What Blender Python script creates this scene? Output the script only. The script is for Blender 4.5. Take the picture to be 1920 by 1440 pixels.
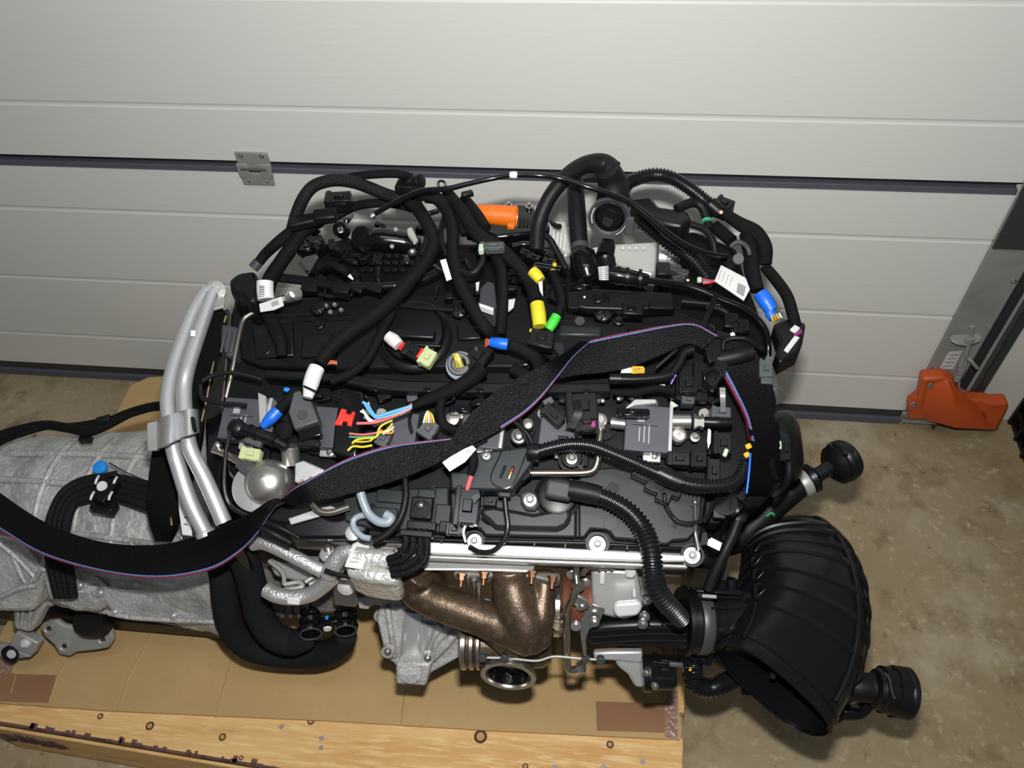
import bpy, bmesh, math, random
from mathutils import Vector, Matrix
random.seed(7)
for o in list(bpy.data.objects): bpy.data.objects.remove(o)
SC = bpy.context.scene; COL = SC.collection
V = Vector
# ---------------------------------------------------------------- camera
FPX = 1550.0
YAW, PITCH, ROLL = math.radians(8.94), math.radians(49.87), math.radians(-3.74)
CAM = V((0, 0, 1.5675))
_cy, _sy, _cp, _sp = math.cos(YAW), math.sin(YAW), math.cos(PITCH), math.sin(PITCH)
FWD = V((-_sy*_cp, _cy*_cp, -_sp)); _r = V((_cy, _sy, 0)); _u = _r.cross(FWD)
_cr, _sr = math.cos(ROLL), math.sin(ROLL)
RGT = _cr*_r + _sr*_u; UPV = -_sr*_r + _cr*_u
cd = bpy.data.cameras.new('camera'); cam = bpy.data.objects.new('camera', cd); COL.objects.link(cam)
cd.sensor_fit = 'HORIZONTAL'; cd.sensor_width = 36; cd.lens = FPX/1920*36; cd.clip_start = .02; cd.clip_end = 60
M = Matrix((RGT, UPV, -FWD)).transposed().to_4x4(); M.translation = CAM; cam.matrix_world = M
SC.camera = cam
# ---------------------------------------------------------------- light: on-camera flash, dim daylight in the garage
w = bpy.data.worlds.new('World'); SC.world = w; w.use_nodes = True
bg = w.node_tree.nodes['Background']; bg.inputs[0].default_value = (.80, .90, 1, 1); bg.inputs[1].default_value = .11
fl = bpy.data.lights.new('camera_flash', 'AREA'); fl.shape = 'RECTANGLE'; fl.size = .045; fl.size_y = .025; fl.energy = 17.5
fl.color = (1, .985, .95)
flo = bpy.data.objects.new('camera_flash', fl); COL.objects.link(flo)
Mf = M.copy(); Mf.translation = CAM + UPV*.105 + RGT*.012 + FWD*.01; flo.matrix_world = Mf
cl = bpy.data.lights.new('overhead_fill', 'AREA'); cl.shape = 'RECTANGLE'; cl.size = 1.5; cl.size_y = .3; cl.energy = 9; cl.color = (.93, .97, 1)  # added overhead fill for the ambient light, no known fixture there
clo = bpy.data.objects.new('overhead_fill', cl); COL.objects.link(clo); clo.location = (-.1, .1, 2.75)
SC.view_settings.view_transform = 'Standard'; SC.view_settings.look = 'None'
SC.view_settings.exposure = 0.10; SC.view_settings.gamma = 1; SC.view_settings.use_curve_mapping = False
# ---------------------------------------------------------------- placing: pixel of the photograph + real height -> point in the room
def ray(px, py): return FWD + RGT*((px-960)/FPX) - UPV*((py-720)/FPX)
def P(px, py, z): d = ray(px, py); return CAM + d*((z-CAM.z)/d.z)
def PY(px, py, y): d = ray(px, py); return CAM + d*(y/d.y)
def PL(px, py, pl): d = ray(px, py); return CAM + d*((pl[0]-CAM).dot(pl[1])/d.dot(pl[1]))
def mp(p): return (p-CAM).dot(FWD)/FPX          # metres per pixel at p
X, Y, Z = V((1, 0, 0)), V((0, 1, 0)), V((0, 0, 1))
_a, _b, _c = P(750, 1030, .66), P(1300, 1045, .66), P(900, 560, .775)
NK = (_b-_a).cross(_c-_a).normalized(); KO = _a   # plane of the cylinder-head cover
def K(px, py, h=0): return PL(px, py, (KO+NK*h, NK))
KX = (_b-_a).normalized(); KY = NK.cross(KX)
def G(e):                                        # (px,py,a): a < .28 height over the cover plane, else height over the floor
    if isinstance(e, Vector): return e
    return K(*e) if e[2] < .28 else P(*e)
def tocam(p): return (CAM-p).normalized()
FRN = V((0, -.80, .60)).normalized()             # plane of the exhaust side
def FR(z, px=950, py=1150): return (P(px, py, z), FRN)
# ---------------------------------------------------------------- materials
MT = {}
def mat(n, col, rough=.5, metal=0, nz=None, bump=None, coat=0, spec=.5, stretch=None, gen=False):
    m = bpy.data.materials.new(n); m.use_nodes = True; MT[n] = m
    t = m.node_tree; b = t.nodes['Principled BSDF']
    b.inputs['Base Color'].default_value = (*col, 1); b.inputs['Roughness'].default_value = rough
    b.inputs['Metallic'].default_value = metal; b.inputs['Coat Weight'].default_value = coat; b.inputs['Specular IOR Level'].default_value = spec
    tc = t.nodes.new('ShaderNodeTexCoord'); src = tc.outputs['Generated' if gen else 'Object']
    if stretch:
        mpn = t.nodes.new('ShaderNodeMapping'); mpn.inputs['Scale'].default_value = stretch; t.links.new(src, mpn.inputs[0]); src = mpn.outputs[0]
    if nz:                                       # list of (scale, amount, colour)
        last = None
        for (sc, lo, hi, c2) in nz:
            n1 = t.nodes.new('ShaderNodeTexNoise'); n1.inputs['Scale'].default_value = sc; n1.inputs['Detail'].default_value = 6; n1.inputs['Roughness'].default_value = .62
            t.links.new(src, n1.inputs[0])
            mr = t.nodes.new('ShaderNodeMapRange'); mr.inputs[1].default_value = lo; mr.inputs[2].default_value = hi; t.links.new(n1.outputs[0], mr.inputs[0])
            mx = t.nodes.new('ShaderNodeMix'); mx.data_type = 'RGBA'; t.links.new(mr.outputs[0], mx.inputs[0])
            if last: t.links.new(last, mx.inputs[6])
            else: mx.inputs[6].default_value = (*col, 1)
            mx.inputs[7].default_value = (*c2, 1); last = mx.outputs[2]
        t.links.new(last, b.inputs['Base Color'])
    if bump:                                     # (kind, scale, strength, distance)
        k, sc, st, di = bump
        if k == 'noise':
            n2 = t.nodes.new('ShaderNodeTexNoise'); n2.inputs['Scale'].default_value = sc; n2.inputs['Detail'].default_value = 4; o2 = n2.outputs[0]
        elif k == 'voronoi':
            n2 = t.nodes.new('ShaderNodeTexVoronoi'); n2.inputs['Scale'].default_value = sc; o2 = n2.outputs[0]
        else:
            n2 = t.nodes.new('ShaderNodeTexWave'); n2.inputs['Scale'].default_value = sc; n2.bands_direction = 'DIAGONAL'; n2.inputs['Distortion'].default_value = 1; o2 = n2.outputs[1]
        t.links.new(src, n2.inputs[0])
        bp = t.nodes.new('ShaderNodeBump'); bp.inputs['Strength'].default_value = st; bp.inputs['Distance'].default_value = di
        t.links.new(o2, bp.inputs['Height']); t.links.new(bp.outputs[0], b.inputs['Normal'])
    return m
mat('door_white', (.70, .695, .66), .42, nz=[(3.5, .58, .85, (.66, .65, .61))], bump=('noise', 160, .12, .002), stretch=(.12, 1, 1))
mat('gap_dark', (.012, .013, .018), .6)
mat('gap_grey', (.085, .087, .11), .6)
mat('seal', (.04, .038, .036), .7)
mat('wall_paint', (.66, .65, .58), .7, bump=('noise', 60, .1, .002))
mat('concrete', (.29, .218, .118), .75, nz=[(2.2, .42, .70, (.35, .285, .185)), (6, .52, .70, (.41, .35, .245)), (13, .52, .70, (.20, .145, .075)), (55, .57, .75, (.45, .39, .29)), (30, .62, .74, (.13, .09, .05))], bump=('noise', 70, .35, .003))
mat('cardboard', (.42, .275, .115), .75, nz=[(4, .40, .75, (.47, .32, .145)), (60, .55, .8, (.38, .25, .105))], bump=('noise', 40, .12, .001))
mat('cardboard_crease', (.36, .235, .10), .8)
mat('tape_brown', (.26, .135, .07), .25, nz=[(9, .4, .8, (.30, .165, .085))])
mat('tape_crumpled', (.30, .17, .13), .12, bump=('noise', 120, .9, .006), spec=.8)
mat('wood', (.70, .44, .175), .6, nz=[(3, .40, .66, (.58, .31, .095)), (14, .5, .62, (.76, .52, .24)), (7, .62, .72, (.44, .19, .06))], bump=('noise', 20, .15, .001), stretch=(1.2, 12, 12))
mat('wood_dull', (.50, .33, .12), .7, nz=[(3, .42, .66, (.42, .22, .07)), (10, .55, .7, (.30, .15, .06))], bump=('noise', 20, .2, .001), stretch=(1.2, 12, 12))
mat('wood_bark', (.15, .075, .055), .9, nz=[(18, .45, .6, (.06, .03, .03))], bump=('noise', 60, .6, .004))
mat('knot_dark', (.045, .015, .008), .7)
mat('knot_heart', (.46, .26, .09), .7)
mat('cover', (.0125, .0155, .0170), .40, bump=('noise', 900, .10, .0003), nz=[(8, .4, .8, (.0160, .0195, .0215))], spec=0.32)
mat('plastic', (.0048, .0050, .0056), .36, bump=('noise', 700, .08, .0003), spec=0.28)
mat('plastic_soft', (.0042, .0044, .0050), .45, spec=0.18)
mat('plastic_grey', (.040, .043, .048), .5, spec=0.3)
mat('gloss_black', (.0035, .0035, .0042), .17, spec=0.45)
mat('rubber', (.0055, .0055, .0058), .50, bump=('noise', 300, .1, .0004), spec=0.22)
mat('foam_rubber', (.0115, .0125, .0135), .85, bump=('noise', 900, .5, .0006), spec=0.08)
mat('corrugated', (.0060, .0068, .0080), .33, spec=0.35)
mat('fabric_tape', (.0060, .0060, .0064), .66, bump=('wave', 190, .5, .0012), spec=0.1)
mat('braid', (.0068, .0068, .0070), .55, bump=('voronoi', 520, .9, .0012), spec=0.16)
mat('plastic_matte', (.0050, .0052, .0056), .7, spec=.08)
mat('felt', (.0055, .0055, .0052), .95, bump=('noise', 500, .5, .001), spec=0.04)
mat('webbing', (.0026, .0026, .0032), .40, bump=('voronoi', 800, .8, .0007), spec=.13)
mat('duct', (.0050, .0052, .0060), .29, spec=0.32)
mat('cast', (.46, .46, .45), .5, .30, nz=[(26, .42, .68, (.32, .32, .325)), (90, .52, .7, (.58, .57, .56)), (11, .56, .72, (.25, .24, .215))], bump=('noise', 170, .9, .003))
mat('cast_dark', (.20, .19, .18), .55, .5, nz=[(30, .4, .7, (.12, .10, .085))], bump=('noise', 240, .7, .0015))
mat('alu', (.56, .56, .55), .33, .62, nz=[(40, .4, .7, (.53, .53, .52))], bump=('noise', 300, .25, .0006))
mat('alu_bright', (.82, .82, .82), .3, .45, bump=('noise', 200, .08, .0005))
mat('tube_silver', (.60, .61, .63), .37, .68)
mat('foil', (.60, .595, .57), .30, .5, bump=('noise', 130, .9, .005))
mat('foil_sleeve', (.62, .625, .62), .30, .72, bump=('noise', 330, .8, .002))
mat('steel', (.50, .48, .45), .28, .95)
mat('stainless', (.42, .375, .32), .26, .95)
mat('nickel', (.52, .50, .47), .33, .9)
mat('iron', (.100, .067, .043), .37, .62, nz=[(24, .40, .66, (.060, .039, .026)), (80, .5, .7, (.150, .108, .074))], bump=('noise', 330, .55, .0009))
mat('copper', (.15, .066, .030), .36, .6)
mat('rust', (.155, .045, .022), .6, .3, nz=[(60, .45, .7, (.10, .032, .018))], bump=('noise', 200, .5, .001))
mat('module', (.047, .050, .062), .5, nz=[(30, .45, .7, (.040, .043, .054))])
mat('module_edge', (.42, .43, .45), .4, .5)
mat('connector_grey', (.052, .055, .059), .5)
mat('connector_green', (.055, .070, .062), .5)
mat('pale_green', (.40, .45, .23), .5)
mat('pale_mint', (.40, .50, .36), .5)
mat('white_tape', (.60, .59, .58), .5, bump=('noise', 120, .3, .001))
mat('tag_white', (.60, .60, .60), .45)
mat('ink', (.035, .035, .04), .6)
mat('ink_grey', (.30, .30, .31), .6)
mat('orange', (.66, .135, .006), .38)
mat('orange_dull', (.50, .078, .014), .45, nz=[(9, .5, .8, (.42, .065, .014))])
mat('amber', (.80, .36, .01), .4)
mat('yellow', (.56, .47, .02), .5, bump=('noise', 160, .3, .001))
mat('green', (.035, .47, .028), .5)
mat('blue', (.006, .115, .60), .42)
mat('blue_bright', (.01, .22, .66), .4)
mat('red', (.62, .022, .012), .4)
mat('wire_red', (.60, .03, .03), .35)
mat('wire_pink', (.58, .115, .12), .35)
mat('wire_blue', (.10, .33, .56), .35)
mat('wire_white', (.70, .70, .68), .4)
mat('wire_yellow', (.52, .42, .015), .4)
mat('wire_orange', (.62, .20, .03), .4)
mat('wire_green', (.05, .30, .14), .4)
mat('wire_copper', (.48, .12, .05), .4)
mat('purple', (.22, .02, .12), .4)
mat('violet', (.24, .12, .50), .4)
mat('stripe_blue', (.075, .15, .36), .55, bump=('voronoi', 700, .9, .0008))
mat('stripe_red', (.17, .011, .036), .55, bump=('voronoi', 700, .9, .0008))
mat('clear_tube', (.24, .28, .325), .25, spec=.6)
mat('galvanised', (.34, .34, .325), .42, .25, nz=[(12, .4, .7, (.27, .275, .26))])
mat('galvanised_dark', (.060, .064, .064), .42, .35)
mat('felt_fibre', (.23, .17, .08), .9)
# ---------------------------------------------------------------- builders
ORG = {}
def put(name, vs, fs, m, parent=None, smooth=30, bev=0, seg=2):
    me = bpy.data.meshes.new(name)
    c = V((0, 0, 0))
    for v in vs: c += v
    c /= len(vs)
    me.from_pydata([tuple(v-c) for v in vs], [], fs); me.validate(); 
    bm = bmesh.new(); bm.from_mesh(me); bmesh.ops.recalc_face_normals(bm, faces=bm.faces); bm.to_mesh(me); bm.free()
    me.materials.append(MT[m])
    if smooth:
        for p in me.polygons: p.use_smooth = True
        me.set_sharp_from_angle(angle=math.radians(smooth))
    o = bpy.data.objects.new(name, me); COL.objects.link(o)
    if parent:
        o.parent = parent; o.location = c - ORG[parent.name]
    else: o.location = c
    ORG[o.name] = c
    if bev:
        b = o.modifiers.new('bevel', 'BEVEL'); b.width = bev; b.segments = seg; b.limit_method = 'ANGLE'; b.angle_limit = math.radians(35)
    return o
def thing(name, loc, label, cat, group=None):
    e = bpy.data.objects.new(name, None); COL.objects.link(e); e.location = loc; e.empty_display_size = .05; ORG[e.name] = V(loc)
    e['label'] = label; e['category'] = cat
    if group: e['group'] = group
    return e
def tag(o, label, cat, group=None):
    o['label'] = label; o['category'] = cat
    if group: o['group'] = group
    return o
def struct(o, label=None):
    o['kind'] = 'structure'
    if label: o['label'] = label
    return o
def frame(n, rot=0, up=None):                    # two in-plane axes and the normal
    n = n.normalized()
    if n == NK: ex, ey = KX, KY
    else:
        ex = X - n*X.dot(n)
        if ex.length < .2: ex = Y - n*Y.dot(n)
        ex.normalize(); ey = n.cross(ex)
    a = math.radians(rot); return ex*math.cos(a)+ey*math.sin(a), -ex*math.sin(a)+ey*math.cos(a), n
def nrm(s): return NK if s == 'K' else Z if s == 'Z' else FRN if s == 'F' else s
def boxv(c, dx, dy, dz, fr, tap=1):
    ex, ey, ez = fr; vs = []
    for k in (-.5, .5):
        s = tap if k > 0 else 1
        for (i, j) in ((-.5, -.5), (.5, -.5), (.5, .5), (-.5, .5)): vs.append(c+ex*dx*i*s+ey*dy*j*s+ez*dz*k)
    return vs, [(3, 2, 1, 0), (4, 5, 6, 7), (0, 1, 5, 4), (1, 2, 6, 5), (2, 3, 7, 6), (3, 0, 4, 7)]
def box(name, e, dims, m, parent, n='K', rot=0, bev=2.0, tap=1, metres=False):
    """box whose TOP is centred on e, dims in pixels (width, height in the plane, thickness)"""
    c = G(e); s = 1 if metres else mp(c); n = nrm(n); fr = frame(n, rot)
    vs, fs = boxv(c-fr[2]*dims[2]*s*.5, dims[0]*s, dims[1]*s, dims[2]*s, fr, tap)
    return put(name, vs, fs, m, parent, bev=bev*s if not metres else bev)
def wbox(name, a, b, m, parent=None, bev=0):     # axis-aligned, metres
    c = (V(a)+V(b))/2; d = V(b)-V(a)
    vs, fs = boxv(c, abs(d.x), abs(d.y), abs(d.z), (X, Y, Z)); return put(name, vs, fs, m, parent, bev=bev)
def prism(name, poly, h, th, m, parent, bev=.0012, ext=None):
    """outline in pixels; h: number (see G) or (point, normal); th in metres, away from the normal"""
    if isinstance(h, tuple): pts = [PL(x, y, h) for x, y in poly]; n = h[1]
    else: pts = [G((x, y, h)) for x, y in poly]; n = NK if h < .28 else Z
    d = ext if ext else -n*th
    k = len(pts); vs = pts+[p+d for p in pts]
    fs = [tuple(range(k)), tuple(range(2*k-1, k-1, -1))]+[(i, i+k, (i+1) % k+k, (i+1) % k) for i in range(k)]
    return put(name, vs, fs, m, parent, bev=bev)
def catmull(p, sub, closed=False):
    n = len(p); out = []
    if n == 2: return [p[0]+(p[1]-p[0])*(i/sub) for i in range(sub+1)]
    for i in range(n-1):
        a = p[i-1] if i else p[0]*2-p[1]; b, c = p[i], p[i+1]; d = p[i+2] if i+2 < n else p[-1]*2-p[-2]
        for k in range(sub):
            t = k/sub; out.append(.5*((2*b)+(c-a)*t+(2*a-5*b+4*c-d)*t*t+(3*b-a-3*c+d)*t**3))
    out.append(p[-1]); return out
def sweep(path, rad, seg, flat=1, up=None):
    n = len(path); vs = []; fs = []
    t = (path[1]-path[0]).normalized(); u0 = up if up else (Z if abs(t.z) < .9 else X)
    s = t.cross(u0).normalized()
    for i in range(n):
        t2 = (path[min(i+1, n-1)]-path[max(i-1, 0)])
        if t2.length < 1e-9: t2 = t
        t2 = t2.normalized(); s = (s-t2*s.dot(t2))
        s = s.normalized() if s.length > 1e-6 else t2.orthogonal().normalized(); b = t2.cross(s)
        if up:                                   # keep the flat side along `up`
            q = up-t2*up.dot(t2)
            if q.length > .1: b = q.normalized(); s = b.cross(t2)
        for k in range(seg):
            a = 2*math.pi*k/seg; vs.append(path[i]+(s*math.cos(a)+b*math.sin(a)*flat)*rad[i])
    for i in range(n-1):
        for k in range(seg):
            k2 = (k+1) % seg; fs.append((i*seg+k, i*seg+k2, (i+1)*seg+k2, (i+1)*seg+k))
    fs.append(tuple(range(seg-1, -1, -1))); fs.append(tuple((n-1)*seg+k for k in range(seg)))
    return vs, fs
def resample(path, step):
    out = [path[0]]; acc = 0; L = [0]
    for a, b in zip(path, path[1:]): L.append(L[-1]+(b-a).length)
    tot = L[-1]; k = max(2, int(tot/step)); j = 0
    for i in range(1, k+1):
        d = tot*i/k
        while j < len(L)-2 and L[j+1] < d: j += 1
        s = (d-L[j])/max(L[j+1]-L[j], 1e-9); out.append(path[j]+(path[j+1]-path[j])*s)
    return out
def tube(name, pts, r, m, parent, seg=12, sub=7, corr=None, flat=1, up=None, tap=None):
    """round hose, cable or pipe; r in pixels (or one per control point); corr = ring pitch in pixels"""
    p = [G(e) for e in pts]; rr = list(r) if isinstance(r, (list, tuple)) else [r]*len(p)
    R = [q*mp(v) for q, v in zip(rr, p)]
    path = catmull(p, sub); rad = []
    for i in range(len(path)):
        t = min(i/sub, len(p)-1); a = int(t); b = min(a+1, len(p)-1); rad.append(R[a]+(R[b]-R[a])*(t-a))
    if corr:
        st = corr*mp(p[0])/4; new = resample(path, st); n = len(new); r2 = []
        for i in range(n):
            j = i/(n-1)*(len(rad)-1); a = int(j); b = min(a+1, len(rad)-1)
            base = rad[a]+(rad[b]-rad[a])*(j-a); r2.append(base*(1, 1, .81, .81)[i % 4])
        path, rad = new, r2
    vs, fs = sweep(path, rad, seg, flat, up)
    return put(name, vs, fs, m, parent, smooth=50 if not corr else 28)
def lathe(name, e, ax, prof, m, parent, seg=24, s=None, close=True):
    """turned part: prof = [(distance along ax, radius)] in pixels at e (or metres with s=1)"""
    A = G(e); ax = nrm(ax).normalized(); s = s or mp(A); u = ax.orthogonal().normalized(); v = ax.cross(u); vs = []; fs = []
    for (t, r) in prof:
        for k in range(seg):
            a = 2*math.pi*k/seg; vs.append(A+ax*t*s+(u*math.cos(a)+v*math.sin(a))*max(r, 1e-5)*s)
    for i in range(len(prof)-1):
        for k in range(seg): k2 = (k+1) % seg; fs.append((i*seg+k, i*seg+k2, (i+1)*seg+k2, (i+1)*seg+k))
    if close: fs.append(tuple(range(seg-1, -1, -1))); fs.append(tuple((len(prof)-1)*seg+k for k in range(seg)))
    return put(name, vs, fs, m, parent, smooth=40)
def dome(r, h=1, n=7, t0=0): return [(t0+r*h*math.sin(math.pi/2*i/n), r*math.cos(math.pi/2*i/n)) for i in range(n+1)]
def bolt(e, r, parent, ax='K', m='steel', name='bolt', hgt=.9):
    A = G(e); ax = nrm(ax).normalized(); s = mp(A); u = ax.orthogonal().normalized(); v = ax.cross(u); vs = []; fs = []
    prof = [(-.3, r*1.0, 18), (.18, r*1.0, 18), (.22, r*.62, 6), (hgt, r*.58, 6), (hgt+.12, r*.45, 6)]
    for (t, q, sd) in prof:
        for k in range(18):
            a = 2*math.pi*k/18
            if sd == 6: c6 = math.pi/6; q2 = q*math.cos(c6)/math.cos(((a) % (2*c6))-c6)
            else: q2 = q
            vs.append(A+ax*t*r*s+(u*math.cos(a)+v*math.sin(a))*q2*s)
    for i in range(len(prof)-1):
        for k in range(18): k2 = (k+1) % 18; fs.append((i*18+k, i*18+k2, (i+1)*18+k2, (i+1)*18+k))
    fs.append(tuple(range(17, -1, -1))); fs.append(tuple(4*18+k for k in range(18)))
    return put(name, vs, fs, m, parent, smooth=25)
def ribbon(name, st, th, m, parent, sub=6, off=0, frac=(0, 1)):
    """band between two edges; st = [(edge a), (edge b)]; frac picks a strip across it; off lifts it off the surface"""
    a = catmull([G(s[0]) for s in st], sub); b = catmull([G(s[1]) for s in st], sub); vs = []; fs = []; n = len(a)
    for i in range(n):
        p, q = a[i], b[i]; t = (a[min(i+1, n-1)]+b[min(i+1, n-1)]-a[max(i-1, 0)]-b[max(i-1, 0)])
        nn = t.cross(q-p)
        nn = nn.normalized() if nn.length > 1e-9 else Z
        A = p+(q-p)*frac[0]; B = p+(q-p)*frac[1]
        C4 = [A+(B-A)*f for f in (0, .33, .67, 1)]
        vs += [c+nn*(off+th*.5) for c in C4]+[c+nn*(off-th*.5) for c in reversed(C4)]
    for i in range(n-1):
        for k in range(8): k2 = (k+1) % 8; fs.append((i*8+k, i*8+k2, (i+1)*8+k2, (i+1)*8+k))
    fs.append(tuple(range(7, -1, -1))); fs.append(tuple((n-1)*8+k for k in range(8)))
    return put(name, vs, fs, m, parent, smooth=45)
def connector(e, w, h, t, parent, m='plastic', rot=0, n='K', name='connector', latch=True, lm=None):
    """plug housing: body with collar and ribs, latch as a sub-part"""
    c = G(e); s = mp(c); nn = nrm(n); ex, ey, ez = frame(nn, rot); vs = []; fs = []
    def add(cx, cy, cz, dx, dy, dz):
        v2, f2 = boxv(c+ex*cx*s+ey*cy*s+ez*cz*s, dx*s, dy*s, dz*s, (ex, ey, ez)); k = len(vs); vs.extend(v2); fs.extend([tuple(i+k for i in f) for f in f2])
    add(0, 0, -t/2, w, h, t); add(-w*.36, 0, -t/2, w*.20, h*1.14, t*1.14); add(w*.46, 0, -t/2, w*.16, h*.80, t*.8)
    add(w*.10, h*.44, -t/2, w*.5, h*.2, t*.6); add(w*.10, -h*.44, -t/2, w*.5, h*.2, t*.6)
    o = put(name, vs, fs, m, parent, bev=1.1*s)
    if latch:
        v2, f2 = boxv(c+ex*w*.06*s+ez*t*.10*s, w*.42*s, h*.40*s, t*.22*s, (ex, ey, ez), .85); put('latch', v2, f2, lm or m, o, bev=.8*s)
    return o
def sub(parent): return parent
# ================================================================ the garage
YD = 1.25; XR = .705; XL = -2.05
floor = struct(wbox('floor', (-3.2, -1.6, -.06), (2.6, 2.2, 0), 'concrete'), 'stained brown concrete floor')
door = bpy.data.objects.new('door_1', None); COL.objects.link(door); door.location = (-.6, YD, 0); ORG['door_1'] = V((-.6, YD, 0))
struct(door, 'white ribbed sectional garage door')
def section(z0, z1, grooves):
    prof = [(YD+.04, z0), (YD, z0)]
    for g in grooves: prof += [(YD, g-.006), (YD+.0013, g-.002), (YD+.0013, g+.002), (YD, g+.006)]
    prof += [(YD, z1), (YD+.04, z1)]; k = len(prof)
    vs = [V((XL, a, b)) for a, b in prof]+[V((XR, a, b)) for a, b in prof]
    fs = [(i, (i+1) % k, (i+1) % k+k, i+k) for i in range(k)]+[tuple(range(k)), tuple(range(2*k-1, k-1, -1))]
    return put('door_panel', vs, fs, 'door_white', door, smooth=0)
section(.049, .646, [.160, .350, .545]); section(.675, 1.275, [.787, .982, 1.168]); section(1.304, 1.9, [1.42, 1.61, 1.79])
for z in (.646, 1.275):
    wbox('joint_core', (XL, YD+.016, z-.01), (XR, YD+.035, z+.04), 'gap_dark', door)
    wbox('joint_lip', (XL, YD+.003, z), (XR, YD+.018, z+.0125), 'gap_grey', door, .002)
sl = wbox('bottom_seal', (XL, YD+.004, .0), (XR, YD+.038, .05), 'seal', door, .004)
wbox('seal_lip', (XL, YD-.004, .0), (XR, YD+.006, .022), 'gap_grey', door, .003)
# hinge over the joint
def hinge(x):
    h = put('hinge', *boxv(V((x, YD-.0025, .678)), .064, .005, .036, (X, Y, Z)), 'galvanised', door, bev=.0015)
    wbox('hinge_leaf', (x-.034, YD-.006, .624), (x+.028, YD, .652), 'galvanised', h, .002)
    for s in (-1, 1): wbox('hinge_arm', (x-.003+s*.022-.011, YD-.007, .640), (x-.003+s*.022+.011, YD-.001, .672), 'galvanised', h, .002)
    lathe('hinge_pin', V((x-.028, YD-.005, .661)), X, [(0, .004), (.05, .004)], 'steel', h, 10, 1)
    for (dx, z) in ((-.020, .690), (.020, .690), (-.020, .634), (.016, .634)):
        bolt(V((x+dx, YD-.005, z)), 4.6, h, -Y, 'steel', 'screw', .5)
hinge(-.6555)
# wall, side post and track right of the door
struct(wbox('wall_back_right', (XR+.004, YD+.03, 0), (2.6, YD+.16, 2.4), 'wall_paint'), 'pale painted wall right of the garage door')
struct(wbox('wall_back_left', (-3.2, YD+.03, 0), (XL-.01, YD+.16, 2.4), 'wall_paint'), 'pale painted wall left of the garage door')
struct(wbox('wall_left', (-3.35, -1.6, 0), (-3.2, YD+.16, 2.4), 'wall_paint'), 'pale painted side wall of the garage')
tr = thing('door_track', (.77, 1.24, 0), 'galvanised steel side frame and roller track beside the white door', 'door track')
wbox('frame_plate', (.702, 1.236, .02), (.782, 1.244, 2.2), 'galvanised', tr, .001)
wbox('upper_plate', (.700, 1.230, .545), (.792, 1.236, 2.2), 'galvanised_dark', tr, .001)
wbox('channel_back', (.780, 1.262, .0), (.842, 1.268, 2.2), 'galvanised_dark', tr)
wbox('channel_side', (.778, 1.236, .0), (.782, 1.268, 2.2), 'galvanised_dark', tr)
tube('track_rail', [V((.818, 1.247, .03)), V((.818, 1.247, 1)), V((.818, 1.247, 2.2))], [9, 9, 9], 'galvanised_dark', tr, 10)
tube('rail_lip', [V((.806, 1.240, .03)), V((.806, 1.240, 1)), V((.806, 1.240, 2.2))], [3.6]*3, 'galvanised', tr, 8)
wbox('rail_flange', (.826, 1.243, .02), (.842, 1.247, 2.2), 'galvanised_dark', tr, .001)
for (px, py) in ((1883, 447), (1901, 528), (1755, 693)): bolt(PY(px, py, 1.236), 5, tr, -Y, 'steel', 'bolt', .6)
sk = prism('sticker', [(1779, 660), (1805, 658), (1787, 692), (1761, 692)], (V((0, 1.2355, 0)), V((0, -1, 0))), .001, 'white_tape', tr, 0)
for i in range(4): prism('print_line', [(1781-i*4, 665+i*7), (1797-i*4, 664+i*7), (1796-i*4, 666+i*7), (1780-i*4, 667+i*7)], (V((0, 1.2345, 0)), V((0, -1, 0))), .0004, 'ink_grey', sk, 0)
cb = thing('cable_bracket', (.78, 1.2, .1), 'galvanised cable eye and tensioner above the orange corner cover', 'bracket')
pl = (PY(1810, 640, 1.21), V((0, -.25, .97)))
prism('eye_plate', [(1782, 632), (1788, 627), (1810, 626), (1835, 625), (1842, 632), (1838, 640), (1815, 648), (1795, 645), (1784, 639)], pl, .004, 'galvanised', cb)
tube('threaded_rod', [PY(1823, 612, 1.205), PY(1819, 640, 1.205), PY(1810, 668, 1.205)], 4.2, 'galvanised', cb, 8)
lathe('rod_nut', PY(1819, 636, 1.203), Z, [(-5, 8), (5, 8)], 'galvanised', cb, 6)
tube('cable_thimble', [PY(1812, 660, 1.21), PY(1803, 680, 1.21), PY(1800, 700, 1.21), PY(1806, 690, 1.21), PY(1812, 672, 1.21)], [3, 5, 6, 5, 3], 'galvanised', cb, 8)
tube('lever', [PY(1814, 670, 1.205), PY(1822, 678, 1.2), PY(1832, 690, 1.2)], 3.6, 'galvanised', cb, 8)
lathe('cable_ferrule', PY(1799, 703, 1.21), V((0, 0, -1)), [(0, 6), (15, 6)], 'galvanised', cb, 12)
tube('lift_cable', [PY(1799, 718, 1.21), PY(1799, 728, 1.21), PY(1806, 735, 1.21)], 1.8, 'galvanised', cb, 6)
oc = thing('corner_cover', (.74, 1.2, 0), 'orange plastic cover over the bottom corner of the garage door', 'cover')
pv = (V((0, 1.205, 0)), V((0, -1, 0)))
ob = prism('cover_shell', [(1729, 711), (1770, 708), (1786, 714), (1793, 727), (1803, 742), (1822, 751), (1845, 752), (1862, 757), (1890, 756), (1892, 764), (1869, 808), (1790, 803), (1760, 796), (1738, 788), (1702, 787), (1704, 762), (1722, 748)], pv, .055, 'orange_dull', oc, .006, ext=V((0, .03, 0)))
vs = [PY(*q) for q in ((1740, 722, 1.204), (1776, 712, 1.204), (1789, 746, 1.176), (1728, 772, 1.200), (1738, 788, 1.204), (1792, 802, 1.180), (1830, 758, 1.204), (1862, 806, 1.204), (1785, 770, 1.168))]
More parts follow.
